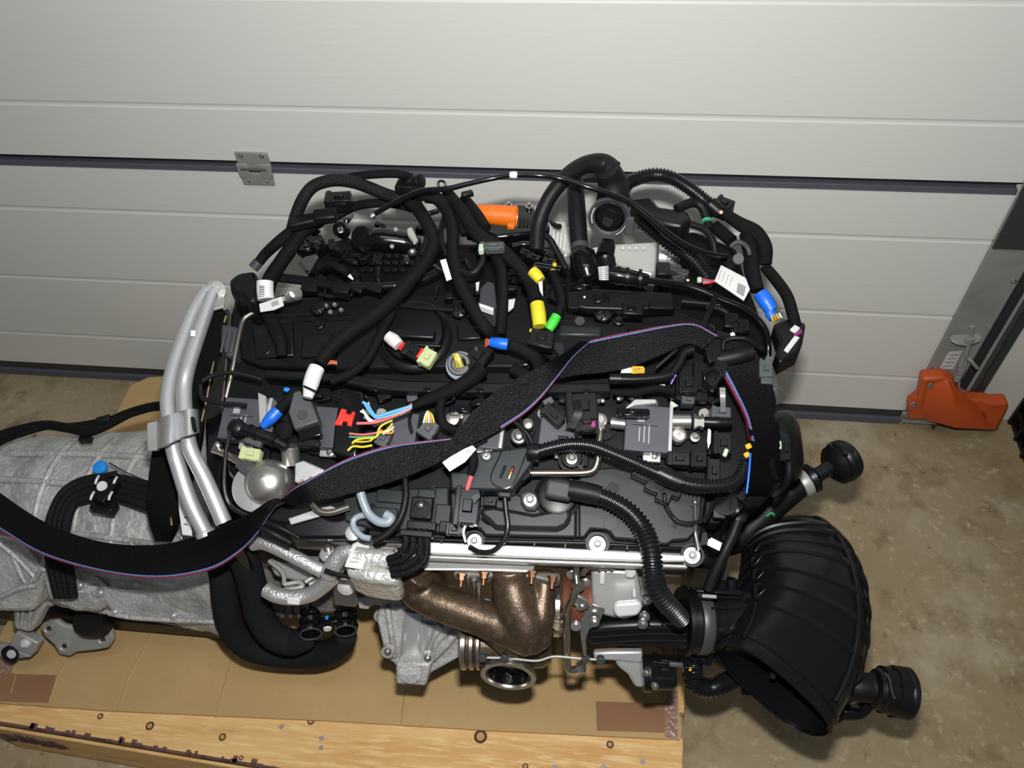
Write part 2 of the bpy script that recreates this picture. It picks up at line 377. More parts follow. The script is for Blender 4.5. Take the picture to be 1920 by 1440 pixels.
put('cover_ridge', vs, [(0, 1, 2), (0, 2, 8, 3), (3, 8, 5, 4), (2, 1, 6), (2, 6, 8), (8, 6, 7, 5)], 'orange_dull', oc, smooth=60)
for (px, py) in ((1745, 723), (1714, 759), (1700, 778)): bolt(PY(px, py, 1.2), 6, oc, -Y, 'steel', 'screw', .6)
tube('arrow_mark', [PY(1827, 783, 1.2035), PY(1841, 773, 1.2035), PY(1849, 784, 1.2035)], 1.2, 'rust', oc, 6, 3)
# black crate at the right edge
cr = thing('plastic_crate', (1.15, 1.05, 0), 'black ribbed plastic crate standing by the wall beyond the orange cover', 'crate')
x0, y0, y1, hh = .957, .62, 1.276, .22
wbox('crate_base', (x0, y0, 0), (1.5, y1, .012), 'plastic', cr)
wbox('crate_wall', (x0+.006, y0, .0), (x0+.018, y1, hh), 'gloss_black', cr); wbox('crate_wall', (x0, y1-.012, 0), (1.5, y1, hh), 'gloss_black', cr)
wbox('crate_wall', (1.488, y0, 0), (1.5, y1, hh), 'gloss_black', cr); wbox('crate_wall', (x0, y0, 0), (1.5, y0+.012, hh), 'gloss_black', cr)
wbox('crate_rim', (x0-.010, y0, hh-.018), (x0+.012, y1, hh), 'plastic', cr, .003)
for i in range(14): wbox('crate_rib', (x0-.006, y0+.02+i*.048, 0), (x0+.006, y0+.03+i*.048, hh-.02), 'plastic', cr, .002)
for i in range(3): wbox('crate_bar', (x0-.004, y0, .04+i*.045), (x0+.006, y1, .05+i*.045), 'plastic', cr, .002)
# ================================================================ pallet and cardboard
pa = thing('pallet', (-.42, .7, 0), 'wooden pallet of pale knotty planks under the cardboard sheet', 'pallet')
PR = math.radians(-3.05); pc = V((.168, .306, 0))           # front right corner, turned slightly
px_, py_ = V((math.cos(PR), math.sin(PR), 0)), V((-math.sin(PR), math.cos(PR), 0))
def pbox(name, u0, u1, v0, v1, z0, z1, m, par=pa, bev=.0025):     # u to the left, v to the back
    c = pc-px_*(u0+u1)/2+py_*(v0+v1)/2+Z*(z0+z1)/2
    return put(name, *boxv(c, u1-u0, v1-v0, z1-z0, (px_, py_, Z)), m, par, bev=bev)
front = pbox('plank', 0, 1.2, 0, .145, .122, .144, 'wood')
for v0, v1 in ((.185, .285), (.328, .473), (.515, .615), (.655, .80)): pbox('plank', 0, 1.2, v0, v1, .122, .144, 'wood')
for u in (0, .55, 1.06):
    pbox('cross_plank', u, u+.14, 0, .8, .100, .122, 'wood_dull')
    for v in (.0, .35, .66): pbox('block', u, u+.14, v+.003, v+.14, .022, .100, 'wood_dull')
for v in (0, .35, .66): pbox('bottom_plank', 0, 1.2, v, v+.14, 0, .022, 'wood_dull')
pbox('edge_board', .02, 1.19, -.006, .014, .010, .1215, 'wood')
pbox('bark_edge', .45, 1.2, -.003, .003, .134, .1438, 'wood_bark', front, .002)
for i in range(26):
    u = .60+i*.020+random.uniform(-.02, .02); pbox('bark_flake', u, u+random.uniform(.004, .014), -.002, random.uniform(.002, .009), .1436, .1442, 'wood_bark', front, .0008)
for i in range(10): pbox('bark_patch', 1.06+i*.012, 1.072+i*.012+random.uniform(0, .01), -.0078, -.005, .064+random.uniform(-.01, .012), .092+random.uniform(-.008, .016), 'wood_bark', pa, .002)
def knot(px, py, r, par=front, h=.1442):
    c = P(px, py, h); k = lathe('knot', c, Z, [(0, r), (.0003, r*.98), (.0003, r*.62)], 'knot_dark', par, 18, 1)
    lathe('knot_heart', c, Z, [(0, r*.66), (.0008, r*.6)], 'knot_heart', k, 14, 1)
for (a, b, r) in ((188, 1343, .0052), (281, 1361, .0072), (417, 1382, .0062), (1144, 1396, .0062), (901, 1381, .0110)): knot(a, b, r)
knot(583, 1352, .0062); knot(452, 1421, .004); knot(985, 1437, .005)
for (a, b) in ((602, 1402), (603, 1384), (1205, 1428), (1132, 1438), (1040, 1438), (528, 1362)): lathe('nail_head', P(a, b, .1441), Z, [(0, .0042), (.0008, .0036)], 'galvanised', front, 12, 1)
cbz = .150
cs = thing('cardboard_sheet', (-.42, .75, .145), 'flat brown cardboard sheet on the pallet under the engine', 'cardboard')
ca = [(-1.06, .393), (-.998, .397), (-.803, .402), (-.394, .422), (-.159, .430), (.169, .445), (.170, .80), (.165, 1.165), (-.3, 1.16), (-.985, 1.148), (-1.03, 1.14), (-1.06, 1.115)]
kk = len(ca); vs = [V((a, b, cbz)) for a, b in ca]+[V((a, b, cbz-.005)) for a, b in ca]
put('board', vs, [tuple(range(kk)), tuple(range(2*kk-1, kk-1, -1))]+[(i, i+kk, (i+1) % kk+kk, (i+1) % kk) for i in range(kk)], 'cardboard', cs, smooth=0)
prism('tape', [(-30, 1263), (106, 1266), (90, 1319), (-30, 1316)], cbz+.0006, .0006, 'tape_brown', cs, 0) if 0 else None
def ctape(name, poly, m, h=.0006, th=.0005):
    pts = [P(a, b, cbz+h) for a, b in poly]; k = len(pts)
    return put(name, pts+[p-Z*th for p in pts], [tuple(range(k)), tuple(range(2*k-1, k-1, -1))]+[(i, i+k, (i+1) % k+k, (i+1) % k) for i in range(k)], m, cs, smooth=0)
ctape('tape', [(-60, 1260), (106, 1266), (90, 1318), (-60, 1313)], 'tape_brown')
ctape('tape', [(1117, 1315), (1250, 1319), (1252, 1374), (1119, 1370)], 'tape_brown')
ctape('tape', [(1240, 1284), (1270, 1284), (1271, 1386), (1247, 1382), (1246, 1320)], 'tape_crumpled', .0012)
ctape('tape', [(-60, 1232), (28, 1236), (20, 1264), (-60, 1262)], 'tape_crumpled', .0011)
for (a, b, c, d) in ((284, 1190, 236, 1280), (236, 1280, 222, 1327), (440, 1215, 405, 1345), (35, 1250, 20, 1300), (760, 1290, 752, 1358), (125, 1235, 100, 1290)):
    A, B = P(a, b, cbz), P(c, d, cbz); t = (B-A); s = Z.cross(t).normalized()*.0016
    put('crease', [A-s, B-s, B+s, A+s, (A+Z*.0016), (B+Z*.0016)], [(0, 1, 5, 4), (3, 4, 5, 2), (0, 4, 3), (1, 2, 5)], 'cardboard', cs, smooth=60)
# ================================================================ engine
en = thing('engine', (-.15, .66, .15), 'bare six-cylinder car engine with black head cover and bronze exhaust manifold', 'engine')
# --- body of the engine (block, sump, head)
wbox('oil_pan', (-.40, .66, .1512), (.10, .80, .36), 'cast_dark', en, .012)
wbox('engine_block', (-.52, .565, .35), (.155, .83, .605), 'cast_dark', en, .01)
wbox('block_flange', (-.50, .56, .34), (.15, .84, .36), 'cast_dark', en, .004)
for i in range(5): wbox('block_rib', (-.47+i*.125, .555, .37), (-.462+i*.125, .57, .59), 'cast_dark', en, .003)
prism('cylinder_head', [(428, 600), (412, 760), (428, 890), (520, 985), (640, 1022), (1300, 1046), (1330, 900), (1342, 610), (1200, 560), (440, 560)], -.030, .085, 'cast_dark', en, .004)
hc = prism('head_cover', [(432, 590), (416, 760), (428, 880), (505, 978), (640, 1006), (1312, 1036), (1332, 900), (1340, 610), (1200, 556), (445, 556)], -.016, .022, 'plastic_soft', en, .004)
# rear half of the cover
prism('cover_panel', [(452, 592), (560, 585), (700, 583), (900, 590), (1100, 600), (1180, 612), (1175, 690), (900, 690), (640, 692), (495, 688), (450, 672), (446, 620)], .004, .024, 'plastic_soft', en, .004)
prism('cover_step', [(470, 604), (548, 600), (552, 668), (478, 672)], .009, .012, 'plastic', en, .003)
prism('cover_step', [(566, 628), (622, 622), (632, 664), (562, 672)], .010, .014, 'plastic', en, .003)
prism('cover_step', [(855, 608), (905, 612), (903, 636), (858, 638)], .010, .014, 'plastic', en, .003)
prism('cover_step', [(1050, 608), (1130, 612), (1128, 632), (1044, 630)], .010, .014, 'cover', en, .004)
prism('cover_step', [(1032, 640), (1060, 640), (1060, 676), (1034, 676)], .010, .014, 'cover', en, .003)
for i, (a, b) in enumerate(((500, 660), (600, 612), (690, 600), (935, 600), (985, 680), (660, 690), (1160, 604))):
    lathe('cover_stud', (a, b, .004), 'K', [(0, 9), (8, 9), (9, 6), (14, 6)], 'plastic', en, 16)
for y in (586, 596): tube('cover_groove', [(560, y+6, .0075), (640, y+3, .0075), (720, y, .0075)], 1.6, 'plastic', en, 6, 3)
# oil filler cap and its ring
cap = lathe('oil_cap', (777, 634, .002), 'K', [(0, 72), (10, 72), (14, 68), (16, 62), (10, 60)], 'plastic', en, 44)
lathe('cap_lid', (777, 630, .006), 'K', [(0, 58), (12, 58), (18, 54), (20, 44), (21, .1)], 'plastic', cap, 40)
box('cap_grip', (774, 624, .036), (84, 20, 16), 'plastic', cap, rot=0, bev=4)
box('cap_grip', (778, 645, .028), (100, 6, 8), 'plastic', cap, bev=2)
# cable channel along the middle
chn = prism('cable_channel', [(496, 692), (640, 700), (760, 712), (1000, 718), (1146, 716), (1146, 736), (1000, 738), (840, 736), (700, 732), (640, 716), (496, 708)], .034, .022, 'plastic', en, .003)
for i in range(5): box('channel_clip', (700+i*100, 729+i*1.2, .037), (14, 9, 6), 'gloss_black', chn, bev=1)
tube('channel_lip', [(645, 714, .036), (760, 732, .036), (1000, 734, .036), (1144, 732, .036)], 1.8, 'cover', chn, 6)
# valley floor details
for i in range(6):
    x = 470+i*150; lathe('plug_well', (x+62, 806, -.012), 'K', [(0, 22), (10, 22), (10, 15), (4, 14)], 'plastic', en, 20)
    lathe('injector', (x+98, 780, -.01), 'K', [(0, 10), (14, 10), (14, 7), (24, 7)], 'nickel', en, 14)
    box('valley_rib', (x+30, 855, -.004), (8, 40, 14), 'plastic', en)
    box('valley_clip', (x+120, 846, -.002), (26, 12, 12), 'plastic_soft', en, rot=random.uniform(-20, 20))
# coil modules: grey boxes with a pale metal edge
mods = [(456, 785, 86, 82, 0), (608, 800, 70, 80, 0), (752, 806, 60, 70, 2), (902, 808, 76, 66, 2), (1048, 812, 74, 66, 2), (1214, 803, 84, 92, 1)]
for i, (a, b, wd, hg, rt) in enumerate(mods):
    md = box('coil_module', (a, b, .028), (wd, hg, 34), 'module', en, rot=-rt, bev=2.5)
    if i in (0, 3, 4, 5): box('metal_edge', (a+wd*.52, b, .0285), (7, hg*1.02, 30), 'module_edge', md, rot=-rt, bev=1)
    if i in (0, 5):
        q = .29
        for k in range(3): box('print_line', (a-wd*.18+k*9, b+hg*.12, .0284), (2.2, hg*.30+k*5, .5), 'ink_grey', md, rot=-rt, bev=0)
        box('print_patch', (a-wd*.14, b-hg*.20, .0284), (13, 13, .5), 'ink_grey', md, rot=-rt, bev=0)
        box('module_step', (a-wd*.05, b-hg*.06, .0288), (wd*.55, 1.2, .8), 'plastic', md, rot=-rt, bev=0)
    box('module_foot', (a+8, b+hg*.58, .012), (34, 20, 8), 'alu', md, rot=-rt); bolt((a+12, b+hg*.60, .014), 8, en, 'K', 'steel')
prism('fixing_plate', [(483, 735), (498, 742), (500, 792), (486, 796)], .036, .02, 'alu', en)
prism('fixing_plate', [(1170, 768), (1190, 748), (1230, 748), (1232, 756), (1190, 760)], .034, .01, 'alu', en)
# fuel rail at the right end
tube('fuel_rail', [(1145, 792, .018), (1172, 795, .018)], 11, 'nickel', en, 16)
tube('fuel_rail', [(1258, 790, .018), (1294, 790, .018)], 14, 'nickel', en, 18)
lathe('rail_nut', (1300, 791, .018), KX, [(0, 15), (5, 15), (5, 12), (14, 12), (14, 15), (18, 15)], 'nickel', en, 6)
lathe('rail_boss', (1273, 815, .018), 'K', [(-20, 15), (0, 15), (2, 12), (-6, 8), (-10, .1)], 'nickel', en, 22)
tube('rail_sensor', [(1318, 791, .018), (1345, 792, .02), (1372, 792, .02)], [10, 11, 9], 'plastic', en, 14)
bolt((1303, 820, .012), 9, en, 'K', 'steel')
# black plug boxes at the right end
for (a, b, w_, h_, m_) in ((1338, 882, 24, 46, 'plastic'), (1272, 860, 42, 24, 'plastic'), (1310, 860, 30, 30, 'plastic_soft'), (1355, 830, 34, 40, 'plastic'), (1322, 705, 44, 52, 'plastic_soft'), (1290, 720, 34, 34, 'plastic'), (1352, 772, 36, 20, 'connector_grey'), (1290, 750, 24, 14, 'module')):
    connector((a, b, .030), w_, h_, 30, en, m_, name='sensor_plug')
prism('white_clip', [(1328, 802), (1334, 806), (1333, 830), (1328, 842), (1326, 825)], .03, .004, 'tag_white', en)
ribbon('steel_strip', [((1349, 728, .05), (1360, 728, .05)), ((1350, 745, .055), (1360, 745, .055)), ((1351, 772, .03), (1361, 772, .03))], .002, 'alu', en)
box('mint_clip', (1361, 848, .034), (8, 16, 8), 'pale_mint', en, rot=-18); box('mint_clip', (1240, 724, .03), (16, 8, 8), 'pale_mint', en, rot=12)
prism('mint_clip', [(1258, 750), (1273, 760), (1262, 764), (1256, 758)], .03, .004, 'pale_mint', en)
box('plastic_step', (1298, 718, .02), (60, 70, 20), 'plastic_soft', en)
# --- front half of the head cover: panels, bulge, bolts
pnl = [[(642, 925), (768, 915), (842, 912), (842, 1000), (770, 996), (690, 990), (646, 978)],
       [(845, 920), (962, 922), (990, 936), (1080, 938), (1080, 1008), (910, 1004), (900, 992), (880, 988), (845, 990)],
       [(1085, 880), (1150, 876), (1240, 898), (1318, 915), (1312, 990), (1290, 1012), (1262, 1014), (1250, 1022), (1180, 1012), (1152, 1010), (1140, 994), (1108, 992), (1096, 1008), (1085, 1008)]]
for p_ in pnl: prism('front_panel', p_, .004, .018, 'cover', en, .0025)
prism('panel_bulge', [(898, 952), (925, 948), (1000, 962), (1070, 948), (1072, 972), (1062, 988), (1044, 995), (928, 992), (915, 978), (902, 968)], .016, .014, 'cover', en, .006)
tube('panel_edge', [(902, 972, .0075), (925, 984, .0075), (1000, 986, .0075), (1050, 985, .0075), (1068, 970, .0075), (1070, 940, .0075)], 2.4, 'plastic', en, 6)
lathe('panel_disc', (1145, 982, .0045), 'K', [(0, 13), (1.2, 12.5)], 'plastic_grey', en, 24); lathe('panel_disc', (1150, 915, .0045), 'K', [(0, 11), (1.2, 10.5)], 'plastic', en, 24)
prism('seam_bar', [(1080, 925), (1086, 925), (1086, 1008), (1080, 1008)], .002, .01, 'plastic', en)
prism('edge_bar', [(640, 1004), (900, 1010), (1100, 1014), (1290, 1026), (1290, 1032), (1100, 1022), (900, 1018), (640, 1010)], .0, .018, 'plastic', en, .002)
for i in range(9): box('edge_notch', (770+i*58, 1013+i*2.0, .003), (4, 9, 6), 'plastic', en, bev=.6)
for (a, b, r_) in ((890, 1015, 15), (1120, 1021, 17), (1297, 1042, 17)):
    bs = lathe('bolt_boss', (a, b, -.006), 'K', [(0, r_*1.3), (9, r_*1.3), (9, r_), (13, r_), (14, r_*.55)], 'plastic', en, 26)
    lathe('washer', (a, b, .003), 'K', [(0, r_*.95), (3, r_*.9), (3, r_*.5)], 'alu', bs, 22); bolt((a, b, .007), r_*.60, bs, 'K', 'galvanised')
for (a, b) in ((938, 937), (962, 918), (1050, 922), (700, 950), (720, 975), (812, 912), (1240, 940), (1205, 905), (1265, 985)):
    lathe('cover_pin', (a, b, .004), 'K', [(0, 6), (4, 6), (4, 3), (2, 2.5)], 'plastic', en, 14)
for (a, b, w_, h_) in ((735, 930, 60, 26), (800, 925, 34, 18), (720, 962, 50, 22), (830, 965, 30, 40), (1020, 950, 60, 12), (905, 940, 26, 20)):
    box('cover_pad', (a, b, .008), (w_, h_, 8), 'cover', en, bev=2.5)
# solenoid seat left of centre: black frame with a steel ball stud
fs_ = box('stud_frame', (790, 952, .020), (42, 42, 18), 'plastic', en, bev=3)
lathe('stud_cup', (790, 954, .021), 'K', [(0, 18), (3, 18), (3, 15), (-6, 13)], 'plastic_soft', fs_, 24); lathe('ball_stud', (790, 948, .0205), 'K', [(0, 9)]+dome(9, 1, 6, 3), 'steel', fs_, 18)
box('stud_foot', (790, 985, .018), (56, 16, 16), 'plastic', en); box('plug_block', (838, 988, .018), (30, 22, 18), 'plastic', en)
# centre valve: bolt ears and round body under the breather elbow
lathe('valve_body', (1045, 932, .004), 'K', [(0, 44), (8, 44), (10, 38), (20, 36), (22, 30)], 'plastic', en, 34)
er = prism('valve_ear', [(975, 925), (990, 918), (1006, 924), (1012, 945), (1004, 958), (985, 956), (976, 942)], .016, .01, 'plastic_grey', en, .003); bolt((994, 938, .018), 12, er, 'K', 'steel')
lathe('spring_bolt', (1072, 862, .010), 'K', [(0, 26), (6, 26), (6, 20), (12, 18), (12, 13), (18, 12), (18, 7), (20, 6)], 'plastic', en, 22); bolt((1072, 860, .022), 11, en, 'K', 'steel')
for r1 in (-40, 40, 140): box('spring_arm', (1072+26*math.cos(math.radians(r1)), 862-26*math.sin(math.radians(r1)), .02), (22, 6, 6), 'plastic_grey', en, rot=r1)
# hard line across the front cover
tube('fuel_pipe', [(994, 887, .024), (1060, 887, .024), (1098, 886, .024), (1114, 880, .024), (1121, 862, .026), (1123, 835, .028), (1127, 800, .028), (1128, 780, .024)], 7, 'stainless', en, 12)
lathe('pipe_nut', (1125, 806, .030), KY, [(0, 11), (9, 11), (9, 9), (16, 9)], 'nickel', en, 6); lathe('pipe_nut', (1124, 790, .026), 'K', [(0, 14), (8, 14), (9, 9), (14, 8)], 'nickel', en, 14)
tube('fuel_pipe', [(585, 945, .02), (600, 959, .02), (622, 961, .02), (655, 950, .02)], 6.5, 'stainless', en, 12)
# --- bright rail and the strip under it
prism('head_rail', [(806, 1016), (1000, 1024), (1207, 1036), (1292, 1041), (1300, 1052), (1207, 1052), (1000, 1045), (806, 1038)], .002, .012, 'alu_bright', en, .002)
prism('head_rail_lip', [(700, 1032), (806, 1040), (1000, 1048), (1290, 1058), (1290, 1066), (1000, 1056), (806, 1048), (700, 1040)], -.012, .02, 'alu', en, .002)
prism('heat_shield', [(770, 1046), (900, 1050), (1005, 1052), (1000, 1072), (900, 1068), (800, 1067), (765, 1066)], FR(.615, 900, 1060), .006, 'galvanised', en, .002)
tube('shield_edge', [P(796, 1067, .612), P(900, 1068, .612), P(992, 1071, .612)], 2.6, 'alu_bright', en, 8)
wbox('head_side', (-.40, .520, .56), (.13, .62, .635), 'cast_dark', en, .006)
# --- bracket and boss at the left front corner
bk = prism('lug', [(596, 1040), (602, 1026), (612, 1019), (624, 1022), (628, 1034), (622, 1046), (604, 1048)], .61, .012, 'alu', en, .003); bolt(P(614, 1028, .613), 8, bk, Z, 'steel')
# ================================================================ exhaust side: manifold, turbocharger, mount bracket
def joined(name, tubes, m, parent, vox=.0026):
    vs, fs = [], []
    for pts, r in tubes:
        p = [G(e) for e in pts]; R = [q*mp(v) for q, v in zip(r, p)]; path = catmull(p, 8); rad = []
        for i in range(len(path)):
            t = min(i/8, len(p)-1); a = int(t); b = min(a+1, len(p)-1); rad.append(R[a]+(R[b]-R[a])*(t-a))
        v2, f2 = sweep(path, rad, 20); k = len(vs); vs += v2; fs += [tuple(i+k for i in f) for f in f2]
    o = put(name, vs, fs, m, parent)
    md = o.modifiers.new('remesh', 'REMESH'); md.mode = 'VOXEL'; md.voxel_size = vox; md.use_smooth_shade = True
    sm = o.modifiers.new('smooth', 'SMOOTH'); sm.factor = .6; sm.iterations = 9
    return o
joined('exhaust_manifold', [
    ([(790, 1072, .60), (772, 1090, .575), (785, 1112, .56), (830, 1132, .555), (900, 1158, .55), (960, 1182, .545), (1000, 1200, .53)], [30, 30, 32, 34, 34, 36, 34]),
    ([(955, 1062, .60), (958, 1090, .585), (968, 1130, .57), (990, 1180, .55), (1000, 1212, .53)], [36, 38, 42, 42, 32]),
    ([(1022, 1068, .59), (1020, 1110, .575), (1014, 1160, .56), (1006, 1208, .54)], [16, 22, 28, 26]),
    ([(880, 1150, .55), (930, 1180, .53), (960, 1205, .50), (975, 1222, .46)], [26, 30, 32, 30])], 'iron', en)
tube('manifold_runner', [(790, 1060, .60), (800, 1075, .575), (812, 1092, .55)], 22, 'iron', en, 16)
for (a, b) in ((866, 1082), (908, 1079), (998, 1077), (1036, 1086)):
    nt = lathe('stud_nut', P(a, b-6, .612), FRN+V((0, 0, -.9)), [(0, 10), (4, 10), (4, 7.5), (12, 7.5)], 'copper', en, 6)
    lathe('stud', P(a, b-4, .612), FRN+V((0, 0, -.9)), [(0, 4.2), (22, 4.2)], 'copper', nt, 12)
for (a, b) in ((884, 1080), (895, 1086), (904, 1096)): tube('port_rib', [P(a-6, b, .60), P(a-4, b+30, .56)], 5, 'steel', en, 10)
prism('manifold_flange', [(850, 1066), (1050, 1072), (1052, 1086), (1030, 1090), (1000, 1082), (900, 1080), (850, 1078)], .603, .02, 'cast_dark', en, .003)
# turbine housing, band clamps, outlet
AX = (KX+V((0, 0, .0))).normalized()
tb = lathe('turbine_housing', P(870, 1205, .47), AX, [(-6, 30), (0, 44), (14, 46), (26, 38), (60, 40), (110, 44), (150, 40), (164, 30)], 'iron', en, 30)
for (a, w_) in ((866, 10), (882, 8), (895, 7)): lathe('band_ring', P(a, 1208, .475), AX, [(0, 42), (2, 46), (w_, 46), (w_+2, 42)], 'stainless', tb, 34)
tube('wastegate_pipe', [P(908, 1180, .50), P(912, 1205, .475), P(915, 1232, .45)], 15, 'stainless', en, 14)
lathe('outlet_ring', P(954, 1258, .455), V((0, -.99, .10)), [(-20, 36), (-4, 40), (0, 51), (6, 53), (12, 52), (12, 43), (2, 40), (-14, 36)], 'steel', en, 40)
lathe('outlet_bore', P(954, 1258, .455), V((0, -.99, .10)), [(-14, 36), (8, 40.5), (8, 38), (-8, 34), (-12, .1)], 'gloss_black', en, 32)
tube('outlet_vane', [P(948, 1262, .44), P(957, 1268, .435), P(956, 1280, .43)], 2.2, 'stainless', en, 8)
prism('outlet_flange', [(900, 1240), (930, 1230), (985, 1226), (1004, 1238), (1006, 1252), (960, 1244), (910, 1254)], FR(.47, 954, 1240), .008, 'steel', en, .002)
tube('wastegate_rod', [P(905, 1233, .50), P(950, 1234, .50), P(1005, 1239, .50), P(1038, 1231, .50), P(1080, 1234, .50), P(1122, 1237, .50)], 2.6, 'galvanised', en, 8)
for (a, b) in ((905, 1233), (946, 1233), (1098, 1235), (1126, 1237)): lathe('rod_pivot', P(a, b, .505), FRN, [(-4, 8), (4, 8), (5, 4), (9, 4)], 'galvanised_dark', en, 14)
# clamp, red-brown centre housing, oil lines
lathe('v_band', P(1036, 1135, .525), AX, [(0, 52), (3, 57), (14, 57), (17, 52)], 'stainless', en, 34); tube('clamp_screw', [P(1046, 1110, .57), P(1047, 1150, .54), P(1048, 1190, .50)], [7, 8, 6], 'steel', en, 10)
for y in (1136, 1150, 1165, 1178): lathe('clamp_nut', P(1047, y, .555), V((0, -.5, -.8)), [(0, 9), (7, 9)], 'stainless', en, 6)
lathe('bearing_housing', P(1056, 1128, .52), AX, [(0, 50), (10, 54), (22, 46), (34, 46), (44, 54), (52, 54)], 'rust', en, 30)
for (a, b) in ((1072, 1075), (1090, 1135), (1080, 1172), (1098, 1090)): lathe('housing_bolt', P(a, b, .56), FRN, [(0, 10), (5, 10), (5, 6), (9, 6)], 'nickel', en, 14)
tube('oil_pipe', [P(1084, 1100, .59), P(1074, 1122, .575), P(1066, 1140, .56), P(1063, 1170, .54), P(1063, 1235, .49), P(1066, 1254, .475), P(1078, 1256, .47), P(1090, 1248, .47)], 7, 'stainless', en, 12)
lathe('pipe_nut', P(1084, 1251, .472), V((.8, 0, .35)), [(0, 10), (5, 10), (5, 12), (12, 12)], 'steel', en, 6)
tube('oil_feed', [P(1082, 1050, .62), P(1080, 1075, .605), P(1082, 1095, .60)], 6, 'stainless', en, 10); lathe('feed_union', P(1084, 1098, .59), FRN, [(-4, 12), (3, 12), (3, 8), (8, 8)], 'stainless', en, 16)
tube('coolant_pipe', [P(1092, 1076, .60), P(1100, 1064, .61), P(1120, 1062, .615), P(1152, 1064, .615)], 6, 'stainless', en, 10)
for x in (1124, 1136, 1147): lathe('pipe_bead', P(x, 1063, .615), X, [(-3, 7), (0, 8.5), (3, 7)], 'steel', en, 12)
prism('oil_flange', [(1066, 1118), (1080, 1112), (1102, 1128), (1106, 1142), (1092, 1146), (1076, 1136)], FR(.57, 1085, 1128), .006, 'steel', en, .002); bolt(P(1091, 1137, .575), 7, en, FRN, 'steel')
# compressor
cp = lathe('compressor_housing', P(1110, 1112, .505), AX, [(0, 46), (6, 54), (30, 56), (64, 50), (82, 44), (100, 40), (102, 34)], 'alu', en, 34)
prism('compressor_face', [(1108, 1072), (1140, 1066), (1185, 1070), (1196, 1082), (1204, 1122), (1206, 1140), (1196, 1156), (1170, 1164), (1140, 1158), (1110, 1150)], FR(.575, 1155, 1110), .03, 'alu', en, .005)
prism('compressor_pad', [(1152, 1132), (1200, 1128), (1205, 1142), (1196, 1156), (1158, 1160), (1150, 1150)], FR(.585, 1170, 1140), .01, 'alu_bright', cp, .004)
box('compressor_port', P(1129, 1086, .592), (9, 22, 6), 'alu_bright', cp, n=FRN, bev=2); tube('compressor_rib', [P(1160, 1080, .585), P(1185, 1092, .58), P(1190, 1118, .57)], 8, 'alu', cp, 10)
prism('casting_lug', [(1172, 1052), (1190, 1055), (1194, 1078), (1188, 1086), (1172, 1084)], FR(.61, 1180, 1070), .012, 'alu_bright', en, .003)
for (a, b) in ((1208, 1156), (1212, 1125), (1205, 1170)): bolt(P(a, b, .56), 10, en, FRN, 'steel')
st = prism('steel_bracket', [(1088, 1164), (1111, 1132), (1135, 1142), (1122, 1172), (1105, 1180), (1098, 1200), (1100, 1232), (1094, 1230), (1088, 1190)], FR(.565, 1110, 1160), .003, 'steel', en, .001); bolt(P(1114, 1166, .57), 10, st, FRN, 'steel')
# black resonator box, actuator
rs = prism('resonator', [(1100, 1182), (1130, 1170), (1215, 1165), (1290, 1168), (1292, 1220), (1215, 1216), (1130, 1214), (1102, 1208)], FR(.53, 1190, 1190), .07, 'plastic', en, .006)
for y in (1178, 1190, 1202): tube('resonator_rib', [PL(1110, y+6, FR(.533, 1190, 1190)), PL(1200, y, FR(.533, 1190, 1190)), PL(1288, y, FR(.533, 1190, 1190))], 3, 'plastic', rs, 6)
for x in (1215, 1240, 1268): prism('resonator_fin', [(x, 1160), (x+4, 1160), (x+4, 1176), (x, 1176)], FR(.535, 1190, 1190), .02, 'plastic', rs)
prism('actuator_arm', [(1112, 1224), (1150, 1222), (1205, 1222), (1204, 1245), (1160, 1240), (1114, 1238)], FR(.49, 1160, 1235), .012, 'alu', en, .003)
prism('actuator_body', [(1150, 1226), (1200, 1222), (1205, 1242), (1210, 1292), (1190, 1290), (1178, 1268), (1156, 1250)], FR(.475, 1185, 1255), .035, 'alu', en, .005)
ac = lathe('actuator_motor', P(1206, 1262, .45), AX, [(0, 34), (14, 34), (14, 30), (56, 28), (60, 22)], 'plastic', en, 26); connector(P(1245, 1256, .48), 46, 30, 30, en, 'plastic', n=FRN, name='actuator_plug')
for (a, b) in ((1212, 1262), (1228, 1286)): bolt(P(a, b, .485), 7, en, FRN, 'steel')
box('grey_clip', P(1268, 1248, .49), (26, 9, 8), 'connector_grey', en, n=FRN)
# engine mount bracket
mb = prism('mount_bracket', [(708, 1150), (712, 1138), (724, 1134), (770, 1136), (860, 1172), (864, 1232), (806, 1264), (798, 1288), (742, 1284), (742, 1248), (722, 1232), (705, 1160)], FR(.40, 785, 1200), .020, 'cast', en, .004)
ch_ = prism('bracket_web', [(766, 1140), (800, 1150), (834, 1178), (814, 1206), (808, 1238), (748, 1240), (756, 1190)], FR(.408, 785, 1195), .014, 'alu', mb, .004)
tube('bracket_channel', [PL(a, b, FR(.409, 785, 1195)) for a, b in ((776, 1146), (774, 1170), (772, 1200), (771, 1238))], [17, 19, 20, 21], 'alu', mb, 20, flat=.5, up=FRN)
tube('bracket_channel', [PL(a, b, FR(.408, 785, 1195)) for a, b in ((806, 1168), (802, 1186), (797, 1206), (793, 1224))], [14, 12, 9, 6], 'alu', mb, 16, flat=.5, up=FRN)
prism('bracket_rib', [(808, 1232), (826, 1206), (862, 1178), (864, 1190), (836, 1222), (812, 1246)], FR(.414, 830, 1210), .016, 'cast', mb, .004)
prism('bracket_rib', [(718, 1140), (730, 1138), (744, 1236), (734, 1238)], FR(.412, 730, 1190), .016, 'cast', mb, .004)
prism('bracket_toe', [(742, 1244), (808, 1244), (798, 1288), (742, 1284)], FR(.395, 770, 1262), .03, 'cast', mb, .004)
